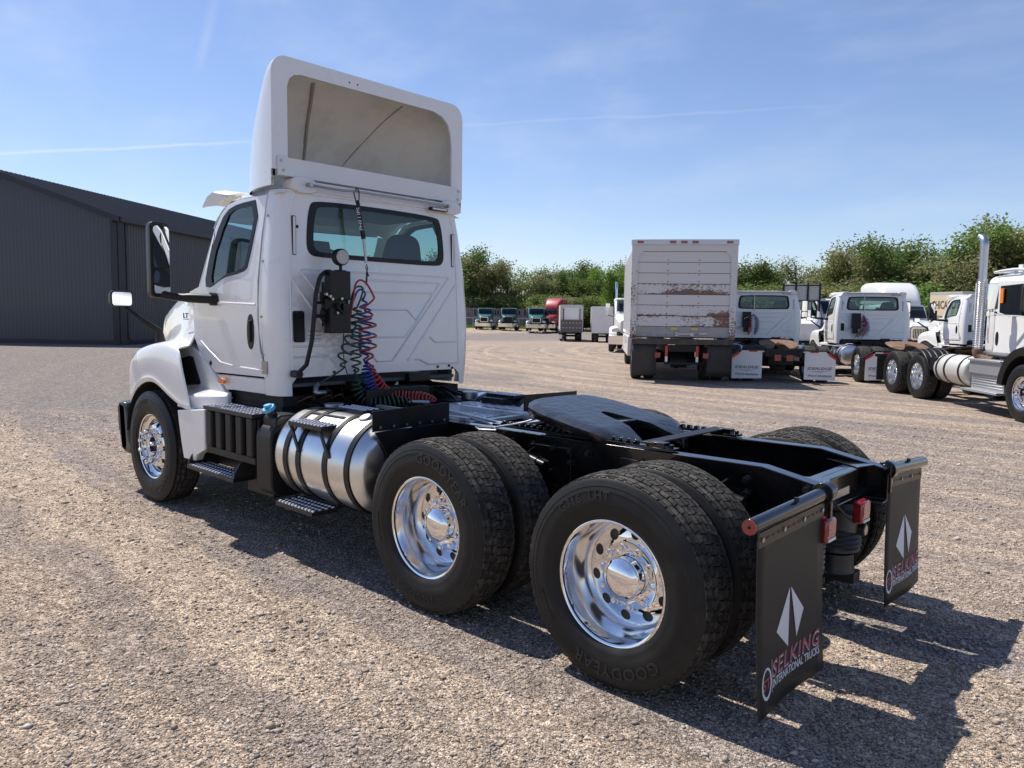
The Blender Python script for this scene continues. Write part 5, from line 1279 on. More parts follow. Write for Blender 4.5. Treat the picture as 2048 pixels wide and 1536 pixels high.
    for s in (1, -1):
        q = MB(); rows = [[(-.03+.03*math.sin(z*4), s*y, z) for y in (.62,.8,1.0,1.22)] for z in (.95,.75,.55,.35,.18)]; q.rings(rows, False, False); q.build('mud_flap', mat('old_flap', (.028,.026,.025), .65, noise=(5,.5,(.05,.045,.04))), t, solid=.015)
        q = MB(); q.mi(0); q.box(-.06,.0,*sorted((s*.34, s*.41)),.52,.93); q.mi(1); q.box(-.063,-.058,*sorted((s*.345, s*.405)),.53,.66) ; q.mi(2); q.box(-.063,-.058,*sorted((s*.345, s*.405)),.67,.92); q.build('guard_upright', [BLACKS, WHTT, REDT], t)
        q = MB(); q.box(-.06,-.03,*sorted((s*.52, s*.66)),.62,.76); q.build('tail_light', REDL, t, bevel=.01)
        q = MB(); q.cyl((-.01,s*1.19,Z0+.03),(-.03,s*1.19,Z0+.03),.045,n=16); q.build('side_lamp', REDL, t)
        wheel(t, 1.25, s*1.05, s, 'drive', None, detail=False); inner_tyre(t, 1.25, s*.72, s); wheel(t, 6.6+1.2, s*1.0, s, 'steer', None, detail=False)
        q = MB(); q.box(-.0,7.0,*sorted((s*.34, s*.44)),.78,1.08); q.build('frame_rail', BLACKS, t)
    mb = MB(); mb.box(-.05,.0,-.42,.42,.46,.52); mb.box(-.03,.03,-.42,.42,.78,.95); mb.cyl((1.25,-.9,.514),(1.25,.9,.514),.08); mb.lathe([(-.2,.05),(-.15,.2),(.1,.22),(.2,.08)],(1.25,0,.5),'x',n=18)
    mb.cyl((.6,-.2,.5),(.6,.2,.5),.15); mb.box(2.2,4.0,-.6,.6,.4,.7); mb.build('underride_guard', DARK, t, bevel=.006)
    mb = MB(); mb.box(2.2,6.4,1.1,1.26,.55,1.1); mb.build('side_skirt', WHITE2, t, bevel=.02)
    mb = MB(); st = [[(x, y, z) for y, z in rrect(-w, w, 1.0, z1, .15)] for x, w, z1 in ((7.7,1.0,2.7),(8.9,1.0,2.7),(9.3,.95,2.0),(10.4,.8,1.8))]; mb.rings(st); mb.build('cab', WHITE2, t, smooth=50)
box_truck()

def van_body(name, label, loc, heading, paint, L, W_, Z0, Z1, rear='plain', kind='truck', front=True):
    t = thing(name, label, kind, loc, heading)
    mb = MB(); mb.box(0, L, -W_, W_, Z0, Z1); body = mb.build('cargo_body', paint, t, bevel=.03)
    mb = MB()
    for s in (1, -1): mb.box(-.01, .05, *sorted((s*(W_-.06), s*(W_+.01))), Z0, Z1)
    mb.box(-.01,.05,-W_,W_,Z1-.12,Z1+.01); mb.box(-.02,.06,-W_,W_,Z0-.10,Z0+.02); mb.build('corner_rail', DECKM if rear == 'lift' else paint, body)
    for s in (1, -1):
        wheel(t, 1.5, s*(W_-.18), s, 'drive', None, detail=False); inner_tyre(t, 1.5, s*(W_-.5), s)
        if front: wheel(t, L+1.4, s*(W_-.2), s, 'steer', None, detail=False)
    mb = MB(); mb.box(0,L,-.43,.43,.7,Z0); mb.cyl((1.5,-.8,.514),(1.5,.8,.514),.09); mb.build('chassis', DARK, t)
    if front:
        mb = MB(); mb.rings([[(x, y, z) for y, z in rrect(-w, w, .8, z1, .15)] for x, w, z1 in ((L+.1,1.0,2.5),(L+1.3,1.0,2.5),(L+1.7,.95,1.8),(L+2.4,.85,1.6))]); mb.build('cab', WHITE2, t, smooth=50)
    if rear == 'lift':
        q = MB(); q.box(-.12,-.04,-W_+.05,W_-.05,Z0-.2,Z0+.95); lg = q.build('lift_gate', mat('lift_gate_grey', (.10,.10,.11), .5), t)
        for z in (Z0+.18, Z0+.62):
            q = MB()
            for i in range(6): q.box(-.126,-.121,-.85+i*.31,-.70+i*.31,z,z+.07)
            q.build('gate_tape', mat('tape_mixed', (.6,.35,.32), .4), lg)
        q = MB(); 
        for s in (1, -1): q.box(-.10,-.06,*sorted((s*.72, s*.78)),Z0+.95,Z1-.35)
        q.build('gate_post', BLACKS, t)
        q = MB(); q.box(-.02,.0,-.68,.68,Z0+.9,Z1-.25); q.build('rear_door', LABELW, t)
        q = MB(); q.box(-.05,.0,W_-.2,W_+.12,.25,.62); q.build('white_flap', LABELW, t)
    return t
DIP = (at(1162, 72), .52)
pd = at(1141, 70); pd.z = -.50
van_body('liftgate_truck', 'small box truck with grey lift gate raised in front of the red truck', pd, YAW - R(2), mat('cream_paint', (.6,.58,.5), .5), 5.2, 1.04, 1.05, 3.35, 'lift')
pd = at(1204, 68); pd.z = -.48
van_body('cargo_trailer', 'plain white box trailer between the lift gate truck and the rusty box truck', pd, YAW - R(4), WHITE2, 5.0, .98, .92, 3.2, 'plain', 'trailer', front=False)
# lettered box truck behind the day cabs
LET = van_body('lettered_box_truck', 'cream and grey box truck with brown lettering below the trees', at(1884, 46), YAW - R(72), mat('grey_white', (.50,.50,.48), .5), 6.0, 1.15, 1.1, 3.55, 'plain')
q = MB(); q.box(-.03,-.012,-1.1,1.1,1.15,3.4); cp = q.build('cream_panel', mat('cream_panel', (.70,.60,.42), .55), LET)
q = MB(); put_text(q, "CHICAGO'S", (-.032,0,2.55), (0,-1,0), (0,0,1), width=1.95, size=.5, height=.50, offset=.02, extrude=.002); put_text(q, 'DEEP  PIZZA', (-.032,0,1.85), (0,-1,0), (0,0,1), width=1.6, size=.3, height=.28, offset=.02, extrude=.002)
q.build('brown_lettering', mat('brown_print', (.10,.035,.02), .6), cp, smooth=0)
# dump body behind the first day cab
G = thing('hopper_truck', 'truck with tall grey metal hopper body and chrome stack behind the day cabs', 'truck', at(1589, 37), YAW + math.pi - R(20))
mb = MB(); mb.box(-4,3.0,-.62,.9,1.2,3.35); hb = mb.build('hopper_body', mat('hopper_grey', (.34,.34,.35), .5, metal=.2, noise=(3,.5,(.42,.41,.40))), G, bevel=.02)
mb = MB()
for y in (-.62,-.1,.4,.9): mb.box(3.0,3.06,y-.04,y+.04,1.2,3.38)
for z in (1.9,2.6,3.3): mb.box(3.0,3.05,-.62,.9,z-.03,z+.03)
mb.build('hopper_rib', BLACKS, hb)
mb = MB(); mb.tube([(3.2,-.3,1.3),(3.2,-.3,2.7)],.10,14); mb.build('exhaust_stack', CHROME2, G)
mb = MB(); mb.rings([[(x, y, z) for y, z in rrect(-w, w, .9, z1, .2)] for x, w, z1 in ((3.3,.95,2.2),(3.9,.95,2.15),(4.1,.9,1.8),(5.3,.75,1.6))]); mb.build('cab', WHITE2, G, smooth=50)
mb = MB(); mb.box(-4,5,-.43,.43,.7,1.1); mb.box(5.3,5.45,-1.1,1.1,.5,.85); mb.build('chassis', DARK, G)
for s in (1, -1):
    wheel(G, 4.4, s*1.05, s, 'steer', None, detail=False); wheel(G, -1, s*YW, s, 'drive', None, detail=False); wheel(G, .3, s*YW, s, 'drive', None, detail=False)

# ---------------------------------------------------------------- building
CN = Vector((39.4, -11.1, 0)); Gd = Vector((.82, .572, 0)).normalized(); Wd = Vector((.572, -.82, 0)).normalized()
CLAD = mat('charcoal_cladding', (.045,.050,.066), .42, coat=.15, noise=(.5,.3,(.052,.055,.066)))
ROOFM = mat('charcoal_roof', (.040,.038,.043), .45, noise=(.6,.3,(.055,.05,.052)))
TRIM = mat('dark_trim', (.014,.016,.022), .4)
B = thing('metal_building', 'charcoal metal-clad building with shallow gable roof beside the yard', 'building', CN)
EH, SL, HW, LEN = 6.4, .35, 6.7, 46.0
def bp(g, w, z, out=0): return Gd*g + Wd*w + Vector((0,0,z))
def ribwall(width, top, along, outn, step=.23, h=.030):
    mb = MB(); n = int(width/step); b = []
    for i in range(n):
        a = i*step
        for k, o in ((0,0),(.60,0),(.68,h),(.92,h)): b.append((a+k*step, o))
    b.append((width, 0)); vs = []
    for a, o in b:
        p = along*a + outn*o; vs += [p, p + Vector((0,0,top(a)))]
    return mb.add(vs, [(2*i, 2*i+2, 2*i+3, 2*i+1) for i in range(len(b)-1)])
ribwall(2*HW, lambda a: EH + SL*(HW-abs(a-HW)), Gd, -Wd, h=.008).build('gable_wall', CLAD, B, smooth=0)
ribwall(LEN, lambda a: EH, Wd, -Gd).build('side_wall', mat('grey_cladding', (.066,.068,.078), .45, noise=(.5,.3,(.078,.08,.088))), B, smooth=0)
mb = MB(); mb.add([bp(2*HW,0,0), bp(2*HW,LEN,0), bp(2*HW,LEN,EH), bp(2*HW,0,EH), bp(0,LEN,0), bp(HW,LEN,EH+SL*HW), bp(0,LEN,EH)], [(0,1,2,3),(4,1,2,5,6)]); mb.build('rear_wall', CLAD, B, smooth=0)
mb = MB(); ov = .32
def roofslab(g0, g1):
    z = lambda g: EH + .05 + SL*(HW-abs(g-HW))
    P = [bp(g0,-ov,z(g0)), bp(g1,-ov,z(g1)), bp(g1,LEN+ov,z(g1)), bp(g0,LEN+ov,z(g0))]
    mb.add(P + [p+Vector((0,0,.16)) for p in P], [(0,1,2,3),(4,5,6,7),(0,1,5,4),(1,2,6,5),(2,3,7,6),(3,0,4,7)])
roofslab(-.35, HW); roofslab(HW, 2*HW+.35); rf = mb.build('roof', ROOFM, B, smooth=0)
mb = MB()
for i in range(150):
    w = -ov + i*(LEN+2*ov)/150
    a, b = bp(-.35,w,EH+.21+SL*(-.35)), bp(HW,w,EH+.21+SL*HW); e = Wd*.05
    mb.add([a, a+e, b+e, b, a+Vector((0,0,.035))+e*.3, a+Vector((0,0,.035))+e*.7, b+Vector((0,0,.035))+e*.7, b+Vector((0,0,.035))+e*.3], [(0,4,7,3),(4,5,6,7),(5,1,2,6),(0,1,5,4)])
mb.build('roof_rib', ROOFM, rf, smooth=0)
mb = MB()
def beam(a, b, h, t): 
    d = (b-a).normalized(); n = Vector((0,0,1)); s_ = d.cross(n).normalized()*t
    vs = [a-s_-n*h, a+s_-n*h, a+s_+n*h, a-s_+n*h]; mb.add(vs + [v+(b-a) for v in vs], [(0,1,2,3),(4,5,6,7),(0,1,5,4),(1,2,6,5),(2,3,7,6),(3,0,4,7)])
zz_ = EH + SL*(-.35)
beam(bp(-.37,-ov-.02,zz_+.06), bp(HW,-ov-.02,EH+SL*HW+.06), .15, .03); beam(bp(HW,-ov-.02,EH+SL*HW+.06), bp(2*HW+.37,-ov-.02,zz_+.06), .15, .03)
beam(bp(-.40,-ov,zz_+.08), bp(-.40,LEN+ov,zz_+.08), .13, .07); mb.build('eave_trim', TRIM, B, smooth=0)
mb = MB(); beam(bp(-.05,-.05,0), bp(-.05,-.05,EH-.05), .0, .0) if False else None
for g, w, sz in ((-.06,.10,.16),(.12,-.06,.16)):
    c = bp(g, w, 0); mb.add([c+Vector((a*sz, b*sz, z)) for a, b in ((-1,-1),(1,-1),(1,1),(-1,1)) for z in (0, EH-.1)], [(0,2,3,1),(2,4,5,3),(4,6,7,5),(6,0,1,7)])
mb.build('corner_trim', TRIM, B, smooth=0)
mb = MB(); mb.tube([bp(-.14,.45,EH-.2), bp(-.14,.45,.35), bp(-.35,.55,.15), bp(-.9,.6,.10)], .055, 8); mb.build('downspout', TRIM, B)
mb = MB(); mb.add([bp(-.03,0,.0),bp(-.03,LEN,.0),bp(-.03,LEN,.22),bp(-.03,0,.22),bp(0,-.03,.0),bp(2*HW,-.03,.0),bp(2*HW,-.03,.22),bp(0,-.03,.22)],[(0,1,2,3),(4,5,6,7)]); mb.build('base_trim', TRIM, B, smooth=0)

# ---------------------------------------------------------------- fences
FM = mat('weathered_panel', (.20,.19,.185), .8, noise=(.7,.6,(.27,.25,.24))); POSTM = mat('fence_post', (.33,.33,.33), .6)
f0, f1 = at(780, 118), at(1112, 118)
Fn = thing('panel_fence', 'long grey panel fence below the trees behind the teal trucks', 'fence', f0)
d = f1-f0; n = 24
for i in range(n):
    a = d*(i/n); b = d*((i+1)/n); e = d.normalized(); nr = Vector((-e.y, e.x, 0))*.05
    q = MB(); hh = 2.75 + .25*(1-i/n)
    for r_ in range(3):
        z0 = .1+r_*hh/3; z1 = z0+hh/3-.04; k = [a+e*.08, b-e*.08]
        q.add([k[0]+Vector((0,0,z0)), k[1]+Vector((0,0,z0)), k[1]+Vector((0,0,z1)), k[0]+Vector((0,0,z1)), k[0]+nr+Vector((0,0,z0)), k[1]+nr+Vector((0,0,z0)), k[1]+nr+Vector((0,0,z1)), k[0]+nr+Vector((0,0,z1))], [(0,1,2,3),(4,5,6,7),(0,1,5,4),(3,2,6,7)])
    q.build('fence_panel', FM, Fn, smooth=0)
    q = MB(); q.cyl(a, a+Vector((0,0,hh+.15)), .07, n=8); q.build('post', POSTM, Fn)
f0, f1 = at(900, 108), at(1115, 104); Fc = thing('wire_fence', 'low wire fence on grey posts just behind the teal trucks', 'fence', f0); d = f1-f0
for i in range(15):
    q = MB(); q.cyl(d*(i/14), d*(i/14)+Vector((0,0,1.5)), .05, n=8); q.build('post', POSTM, Fc)
q = MB(); q.tube([Vector((0,0,1.45)), d+Vector((0,0,1.45))], .035, 6); q.build('top_rail', POSTM, Fc)

# ---------------------------------------------------------------- trees
LEAFS = {}
def leafmat(name, c1, c2, br):
    m = mat(name, c1, .75, spec=.2); nt = m.node_tree; b = nt.nodes['Principled BSDF']
    ge = nt.nodes.new('ShaderNodeNewGeometry'); x = nt.nodes.new('ShaderNodeMix'); x.data_type = 'RGBA'; nt.links.new(ge.outputs['Random Per Island'], x.inputs[0]); x.inputs[6].default_value = (*c1,1); x.inputs[7].default_value = (*c2,1)
    oi = nt.nodes.new('ShaderNodeObjectInfo'); hs = nt.nodes.new('ShaderNodeHueSaturation'); nt.links.new(x.outputs[2], hs.inputs['Color'])
    r = nt.nodes.new('ShaderNodeMapRange'); r.inputs['To Min'].default_value = .485; r.inputs['To Max'].default_value = .512; nt.links.new(oi.outputs['Random'], r.inputs[0]); nt.links.new(r.outputs[0], hs.inputs['Hue'])
    r2 = nt.nodes.new('ShaderNodeMapRange'); r2.inputs['To Min'].default_value = .8; r2.inputs['To Max'].default_value = 1.2; nt.links.new(oi.outputs['Random'], r2.inputs[0]); nt.links.new(r2.outputs[0], hs.inputs['Value'])
    nt.links.new(hs.outputs[0], b.inputs['Base Color'])
    tr = nt.nodes.new('ShaderNodeBsdfTranslucent'); nt.links.new(hs.outputs[0], tr.inputs[0]); ms = nt.nodes.new('ShaderNodeMixShader'); ms.inputs[0].default_value = .38
    o = nt.nodes['Material Output']; nt.links.new(b.outputs[0], ms.inputs[1]); nt.links.new(tr.outputs[0], ms.inputs[2]); nt.links.new(ms.outputs[0], o.inputs[0])
    return m
LM = {'dark': leafmat('leaf_dark', (.095,.15,.038), (.15,.21,.06), 1), 'mid': leafmat('leaf_mid', (.13,.195,.048), (.20,.27,.08), 1), 'bright': leafmat('leaf_bright', (.13,.23,.035), (.23,.33,.065), 1), 'olive': leafmat('leaf_olive', (.19,.205,.085), (.28,.29,.13), 1)}
BARK = mat('bark', (.085,.07,.055), .9)
def tree_meshes(seed, H, spread, dens, leaf, low=.15, top_sparse=False):
    r = np.random.RandomState(seed); mb = MB(); tips = []
    def branch(p, dr, ln, rad, lv):
        pts = [p]; q = np.array(p, float); dd = np.array(dr, float)
        for i in range(4):
            dd = dd + r.normal(0, .16, 3) + np.array([0,0,.06]); dd /= np.linalg.norm(dd); q = q + dd*ln/4; pts.append(tuple(q))
            if lv >= 1: tips.append((tuple(q), lv))
        mb.tube(pts, [rad*(1-.16*i) for i in range(5)], 5 if lv < 2 else 3, caps=False)
        if lv < 3:
            for k in range({0: 9, 1: 5, 2: 3}[lv]):
                t = r.uniform(low if lv == 0 else .25, 1.0); b = np.array(pts[min(4, int(t*4)+0)]) ; a = r.uniform(0, 2*math.pi)
                up = r.uniform(.15, .95); nd = np.array([math.cos(a), math.sin(a), up]); nd = nd/np.linalg.norm(nd); nd = nd*.75 + dd*.35
                branch(tuple(b), nd, ln*r.uniform(.42,.62)*spread, rad*(.55 if lv else .42), lv+1)
    branch((0,0,-.1), (0,0,1), H*.72, H*.018, 0)
    n = len(tips); cnt = int(dens*n); P = np.array([t[0] for t in tips])
    idx = r.randint(0, n, cnt); clump = r.uniform(.35, 1.0, n)
    keep = r.uniform(0,1,cnt) < clump[idx]; idx = idx[keep]; c = P[idx] + r.normal(0, .42, (len(idx), 3))*np.array([1,1,.75])
    c = c[c[:,2] > .4]; m = len(c); sz = leaf*r.uniform(.55, 1.3, m)
    u = r.normal(0,1,(m,3)); u /= np.linalg.norm(u, axis=1)[:,None]; w = np.cross(u, r.normal(0,1,(m,3))); w /= np.linalg.norm(w, axis=1)[:,None]
    V = np.stack([c-u*sz[:,None], c+w*sz[:,None]*.6, c+u*sz[:,None], c-w*sz[:,None]*.6], 1).reshape(-1,3)
    me = bpy.data.meshes.new('crown'); me.from_pydata(V.tolist(), [], [(4*i,4*i+1,4*i+2,4*i+3) for i in range(m)])
    o = mb.build('trunk', BARK, None, smooth=60, recalc=False); tm = o.data; bpy.data.objects.remove(o)
    zmax = float(np.percentile(V[:,2], 99.5)); return tm, me, zmax
VAR = {}
for k, (H, sp, de, lf, low, n) in {'dense': (10, 1.0, 25, .13, .12, 4), 'sparse': (10, .95, 7, .10, .35, 3), 'bush': (4.5, 1.15, 30, .12, .02, 2)}.items():
    VAR[k] = [tree_meshes(100+17*i+len(k), H, sp, de, lf, low) for i in range(n)]
rt = random.Random(21)
ORD = 'first second third fourth fifth sixth seventh eighth ninth tenth eleventh twelfth thirteenth fourteenth fifteenth sixteenth seventeenth eighteenth nineteenth twentieth'.split()
def ordinal(i):
    return ORD[i] if i < 20 else ('twenty-' + ORD[i-20] if i < 29 else ('thirtieth' if i == 29 else 'thirty-' + ORD[i-30]))
def tree(u, vtop, d, kind, col, label, group, wide=1.0):
    p = at(u, d); hor = 632.3-(1024-u)*.0137 + 0; H = 1.75 + (hor-vtop)/1523.35*d
    tm, cm, zm = rt.choice(VAR[kind]); s = H/zm
    t = thing('bush' if kind == 'bush' else 'tree', label, 'bush' if kind == 'bush' else 'tree', p, rt.uniform(0, 6.28), group)
    t.scale = (s*wide, s*wide, s)
    for nm, me, m_ in (('trunk', tm, None), ('crown', cm, LM[col])):
        key = (me.name, col)
        if m_ is not None:
            if key not in LEAFS: 
                q = me.copy(); q.materials.clear(); q.materials.append(m_); LEAFS[key] = q
            me = LEAFS[key]
        o = bpy.data.objects.new(nm, me); C.objects.link(o); o.parent = t
GL, GR = 'trees beyond the far fence', 'trees behind the parked trucks on the right'
LT = [(700,540,128,'dense','mid'),(745,520,126,'dense','dark'),(770,512,127,'dense','mid'),(815,530,130,'dense','olive'),(858,525,126,'dense','dark'),(893,518,127,'dense','mid'),(922,500,124,'dense','dark'),(948,510,125,'dense','olive'),(972,528,124,'dense','olive'),(1004,530,126,'sparse','mid'),(1022,545,130,'sparse','olive'),(1048,548,128,'sparse','mid'),(1068,532,126,'sparse','mid'),(1092,540,127,'dense','olive'),(1112,546,130,'dense','mid'),(1138,545,128,'dense','mid'),(1160,536,125,'dense','dark'),(1182,528,118,'dense','dark'),(1206,526,112,'dense','mid'),(1228,530,84,'dense','bright'),(1250,536,88,'dense','bright'),(1285,520,110,'dense','mid'),(1330,515,105,'dense','dark'),(1385,520,100,'dense','mid'),(1430,525,96,'dense','dark')]
RT = [(1476,530,90,'dense','dark'),(1502,530,88,'dense','dark'),(1530,545,95,'dense','mid'),(1560,520,90,'sparse','olive'),(1585,552,88,'sparse','mid'),(1612,556,86,'dense','olive'),(1645,548,84,'sparse','olive'),(1672,528,80,'dense','mid'),(1700,495,78,'dense','olive'),(1728,474,78,'sparse','olive'),(1745,505,74,'dense','olive'),(1775,492,76,'dense','mid'),(1808,488,72,'dense','dark'),(1838,512,74,'dense','dark'),(1868,535,70,'sparse','mid'),(1896,492,72,'dense','mid'),(1925,476,74,'sparse','dark'),(1955,466,70,'dense','mid'),(1990,470,66,'dense','olive'),(2022,452,68,'dense','olive'),(2050,446,66,'dense','mid'),(2090,440,66,'dense','mid'),(2140,450,64,'dense','dark')]
DC = {'dark': 'dark green', 'mid': 'mid green', 'bright': 'bright yellow-green', 'olive': 'olive green'}
for i, (u, v, d, k, c) in enumerate(LT):
    where = 'above the teal trucks' if u < 1085 else ('behind the lift gate truck' if u < 1165 else ('behind the white box trailer' if u < 1260 else 'behind the rusty box truck'))
    tree(u, v, d, k, c, '%s %s tree %s, %s from the left' % ('thin see-through' if k == 'sparse' else 'bushy', DC[c], where, ordinal(i)), GL, 1.15 if k == 'dense' else 1.0)
for i, (u, v, d, k, c) in enumerate(RT):
    where = 'just right of the rusty box truck' if u < 1560 else ('between two parked day cabs' if u < 1700 else ('above the white sleeper cab' if u < 1850 else ('above the lettered box truck' if u < 1945 else 'behind the tall exhaust stack')))
    tree(u, v, d, k, c, '%s %s tree %s, %s right of the box truck' % ('thin wispy' if k == 'sparse' else 'full', DC[c], where.replace('just right of the rusty box truck', 'close by it'), ordinal(i)), GR, 1.25)
for i in range(20):
    u = 925 + i*17 + rt.uniform(-4,4); tree(u, 600+rt.uniform(-10,8), 121+rt.uniform(0,3) if u < 1110 else 104+rt.uniform(-4,6), 'bush', rt.choice(['mid','olive','bright','mid']), 'low leafy bush below the far trees, %s from the left' % ordinal(i), 'bushes under the far trees', 1.5)
for i in range(24):
    u = 1465 + i*26 + rt.uniform(-6,6); tree(u, 578+rt.uniform(-12,14), 66+rt.uniform(-2,4), 'bush', rt.choice(['mid','olive','dark','mid']), 'low leafy bush under the right-hand trees, %s from the box truck' % ordinal(i), 'bushes under the right-hand trees', 1.6)

# ---------------------------------------------------------------- ground
def ground_mat():
    m = bpy.data.materials.new('gravel_ground'); m.use_nodes = True; nt = m.node_tree; b = nt.nodes['Principled BSDF']; b.inputs['Roughness'].default_value = .92; b.inputs['Specular IOR Level'].default_value = .15
    tcn = nt.nodes.new('ShaderNodeTexCoord')
    def noise(sc, det=6, ro=.6, scale=None, src=None):
        n = nt.nodes.new('ShaderNodeTexNoise'); n.inputs['Scale'].default_value = sc; n.inputs['Detail'].default_value = det; n.inputs['Roughness'].default_value = ro
        v = tcn.outputs['Object']
        if scale:
            p = nt.nodes.new('ShaderNodeMapping'); p.inputs['Scale'].default_value = scale; p.inputs['Rotation'].default_value = (0,0,-.12); nt.links.new(v, p.inputs[0]); v = p.outputs[0]
        nt.links.new(v, n.inputs['Vector']); return n.outputs[0]
    def ramp(v, a, b_, lo=0, hi=1):
        r = nt.nodes.new('ShaderNodeMapRange'); r.interpolation_type = 'SMOOTHSTEP'; r.inputs['From Min'].default_value = a; r.inputs['From Max'].default_value = b_; r.inputs['To Min'].default_value = lo; r.inputs['To Max'].default_value = hi; nt.links.new(v, r.inputs[0]); return r.outputs[0]
    def mixc(f, a, b_, mode='MIX'):
        x = nt.nodes.new('ShaderNodeMix'); x.data_type = 'RGBA'; x.blend_type = mode
        if isinstance(f, float): x.inputs[0].default_value = f
        else: nt.links.new(f, x.inputs[0])
        for i, v in ((6, a), (7, b_)):
            if isinstance(v, tuple): x.inputs[i].default_value = (*v, 1)
            else: nt.links.new(v, x.inputs[i])
        return x.outputs[2]
    big = noise(.5, 5, .6, (.25,1.5,1)); mid = noise(1.0, 6, .6, (.22,2.6,1)); patch = noise(.5, 4, .5, (.4,1.4,1))
    col = mixc(ramp(big, .42, .58), GR_TAN, GR_GREY)
    col = mixc(ramp(mid, .48, .62, 0, .75), col, GR_WARM)
    col = mixc(ramp(patch, .46, .70, 0, .7), col, GR_DARK); huge = noise(.045, 4, .55, (1,1.6,1)); col = mixc(ramp(huge, .44, .60, 0, .45), col, GR_GREY)
    # wheel tracks: compacted dusty lanes on wide curves
    vm = nt.nodes.new('ShaderNodeVectorMath'); vm.operation = 'DISTANCE'; nt.links.new(tcn.outputs['Object'], vm.inputs[0]); vm.inputs[1].default_value = (2.0, -46.0, 0)
    nd = nt.nodes.new('ShaderNodeTexNoise'); nd.noise_dimensions = '1D'; nd.inputs['Scale'].default_value = 1.5; nd.inputs['Detail'].default_value = 3; nd.inputs['Roughness'].default_value = .65
    w1 = nt.nodes.new('ShaderNodeMath'); w1.operation = 'MULTIPLY_ADD'; nt.links.new(noise(.6, 3, .5), w1.inputs[0]); w1.inputs[1].default_value = .9; nt.links.new(vm.outputs['Value'], w1.inputs[2])
    nt.links.new(w1.outputs[0], nd.inputs['W'])
    col = mixc(ramp(nd.outputs[0], .52, .60, 0, .65), col, GR_WARM); col = mixc(ramp(nd.outputs[0], .44, .34, 0, .5), col, GR_DARK)
    # darker crushed stone in front of the shed and along the far fence
    sp_ = nt.nodes.new('ShaderNodeSeparateXYZ'); nt.links.new(tcn.outputs['Object'], sp_.inputs[0])
    def mm(op, a, b_, c=None):
        q = nt.nodes.new('ShaderNodeMath'); q.operation = op
        for i, v_ in enumerate((a, b_, c)):
            if v_ is None: continue
            if isinstance(v_, (int, float)): q.inputs[i].default_value = v_
            else: nt.links.new(v_, q.inputs[i])
        return q.outputs[0]
    wob = mm('MULTIPLY', mm('SUBTRACT', noise(.25, 5, .6), .5), 9)
    zone = mm('MULTIPLY', ramp(mm('ADD', sp_.outputs[0], wob), 9.5, 14.5), ramp(mm('ADD', sp_.outputs[1], wob), -15, -9))
    zone2 = mm('MULTIPLY', ramp(mm('ADD', sp_.outputs[0], wob), 40, 46), ramp(mm('SUBTRACT', sp_.outputs[0], wob), 62, 56))
    col = mixc(mm('MULTIPLY', mm('MAXIMUM', zone, zone2), .85), col, GR_ZONE)
    v = nt.nodes.new('ShaderNodeTexVoronoi'); v.inputs['Scale'].default_value = 130; v.inputs['Randomness'].default_value = 1; nt.links.new(tcn.outputs['Object'], v.inputs['Vector'])
    v2 = nt.nodes.new('ShaderNodeTexVoronoi'); v2.inputs['Scale'].default_value = 62; nt.links.new(tcn.outputs['Object'], v2.inputs['Vector'])
    sp = nt.nodes.new('ShaderNodeSeparateColor'); nt.links.new(v.outputs['Color'], sp.inputs[0]); sp2 = nt.nodes.new('ShaderNodeSeparateColor'); nt.links.new(v2.outputs['Color'], sp2.inputs[0])
    g = nt.nodes.new('ShaderNodeCombineColor')
    a = ramp(sp.outputs[0], 0, 1, .45, 1.60); 
    for i in range(3): nt.links.new(a, g.inputs[i])
    col = mixc(1.0, col, g.outputs[0], 'MULTIPLY')
    g2 = nt.nodes.new('ShaderNodeCombineColor'); a2 = ramp(sp2.outputs[1], 0, 1, .68, 1.34)
    for i in range(3): nt.links.new(a2, g2.inputs[i])
    col = mixc(1.0, col, g2.outputs[0], 'MULTIPLY')
    v3 = nt.nodes.new('ShaderNodeTexVoronoi'); v3.inputs['Scale'].default_value = 17; nt.links.new(tcn.outputs['Object'], v3.inputs['Vector'])
    sp3 = nt.nodes.new('ShaderNodeSeparateColor'); nt.links.new(v3.outputs['Color'], sp3.inputs[0]); g3 = nt.nodes.new('ShaderNodeCombineColor'); a3 = ramp(sp3.outputs[0], 0, 1, .84, 1.16)
    for i in range(3): nt.links.new(a3, g3.inputs[i])
    col = mixc(1.0, col, g3.outputs[0], 'MULTIPLY')
    n5 = noise(5.5, 6, .75); g5 = nt.nodes.new('ShaderNodeCombineColor'); a5 = ramp(n5, .3, .7, .80, 1.20)
    for i in range(3): nt.links.new(a5, g5.inputs[i])
    col = mixc(1.0, col, g5.outputs[0], 'MULTIPLY')
    col = mixc(ramp(sp2.outputs[2], .93, .95, 0, .35), col, (.40,.38,.35))
    nt.links.new(col, b.inputs['Base Color'])
    h = nt.nodes.new('ShaderNodeMath'); h.operation = 'MULTIPLY_ADD'; nt.links.new(v.outputs['Distance'], h.inputs[0]); h.inputs[1].default_value = -.009; 
    n3 = noise(35, 6, .7); m3 = nt.nodes.new('ShaderNodeMath'); m3.operation = 'MULTIPLY'; nt.links.new(n3, m3.inputs[0]); m3.inputs[1].default_value = .015; nt.links.new(m3.outputs[0], h.inputs[2])
    h2 = nt.nodes.new('ShaderNodeMath'); h2.operation = 'MULTIPLY_ADD'; nt.links.new(v2.outputs['Distance'], h2.inputs[0]); h2.inputs[1].default_value = -.009; nt.links.new(h.outputs[0], h2.inputs[2])
    big_ = noise(7, 5, .65); h3 = nt.nodes.new('ShaderNodeMath'); h3.operation = 'MULTIPLY_ADD'; nt.links.new(big_, h3.inputs[0]); h3.inputs[1].default_value = .008; nt.links.new(h2.outputs[0], h3.inputs[2])
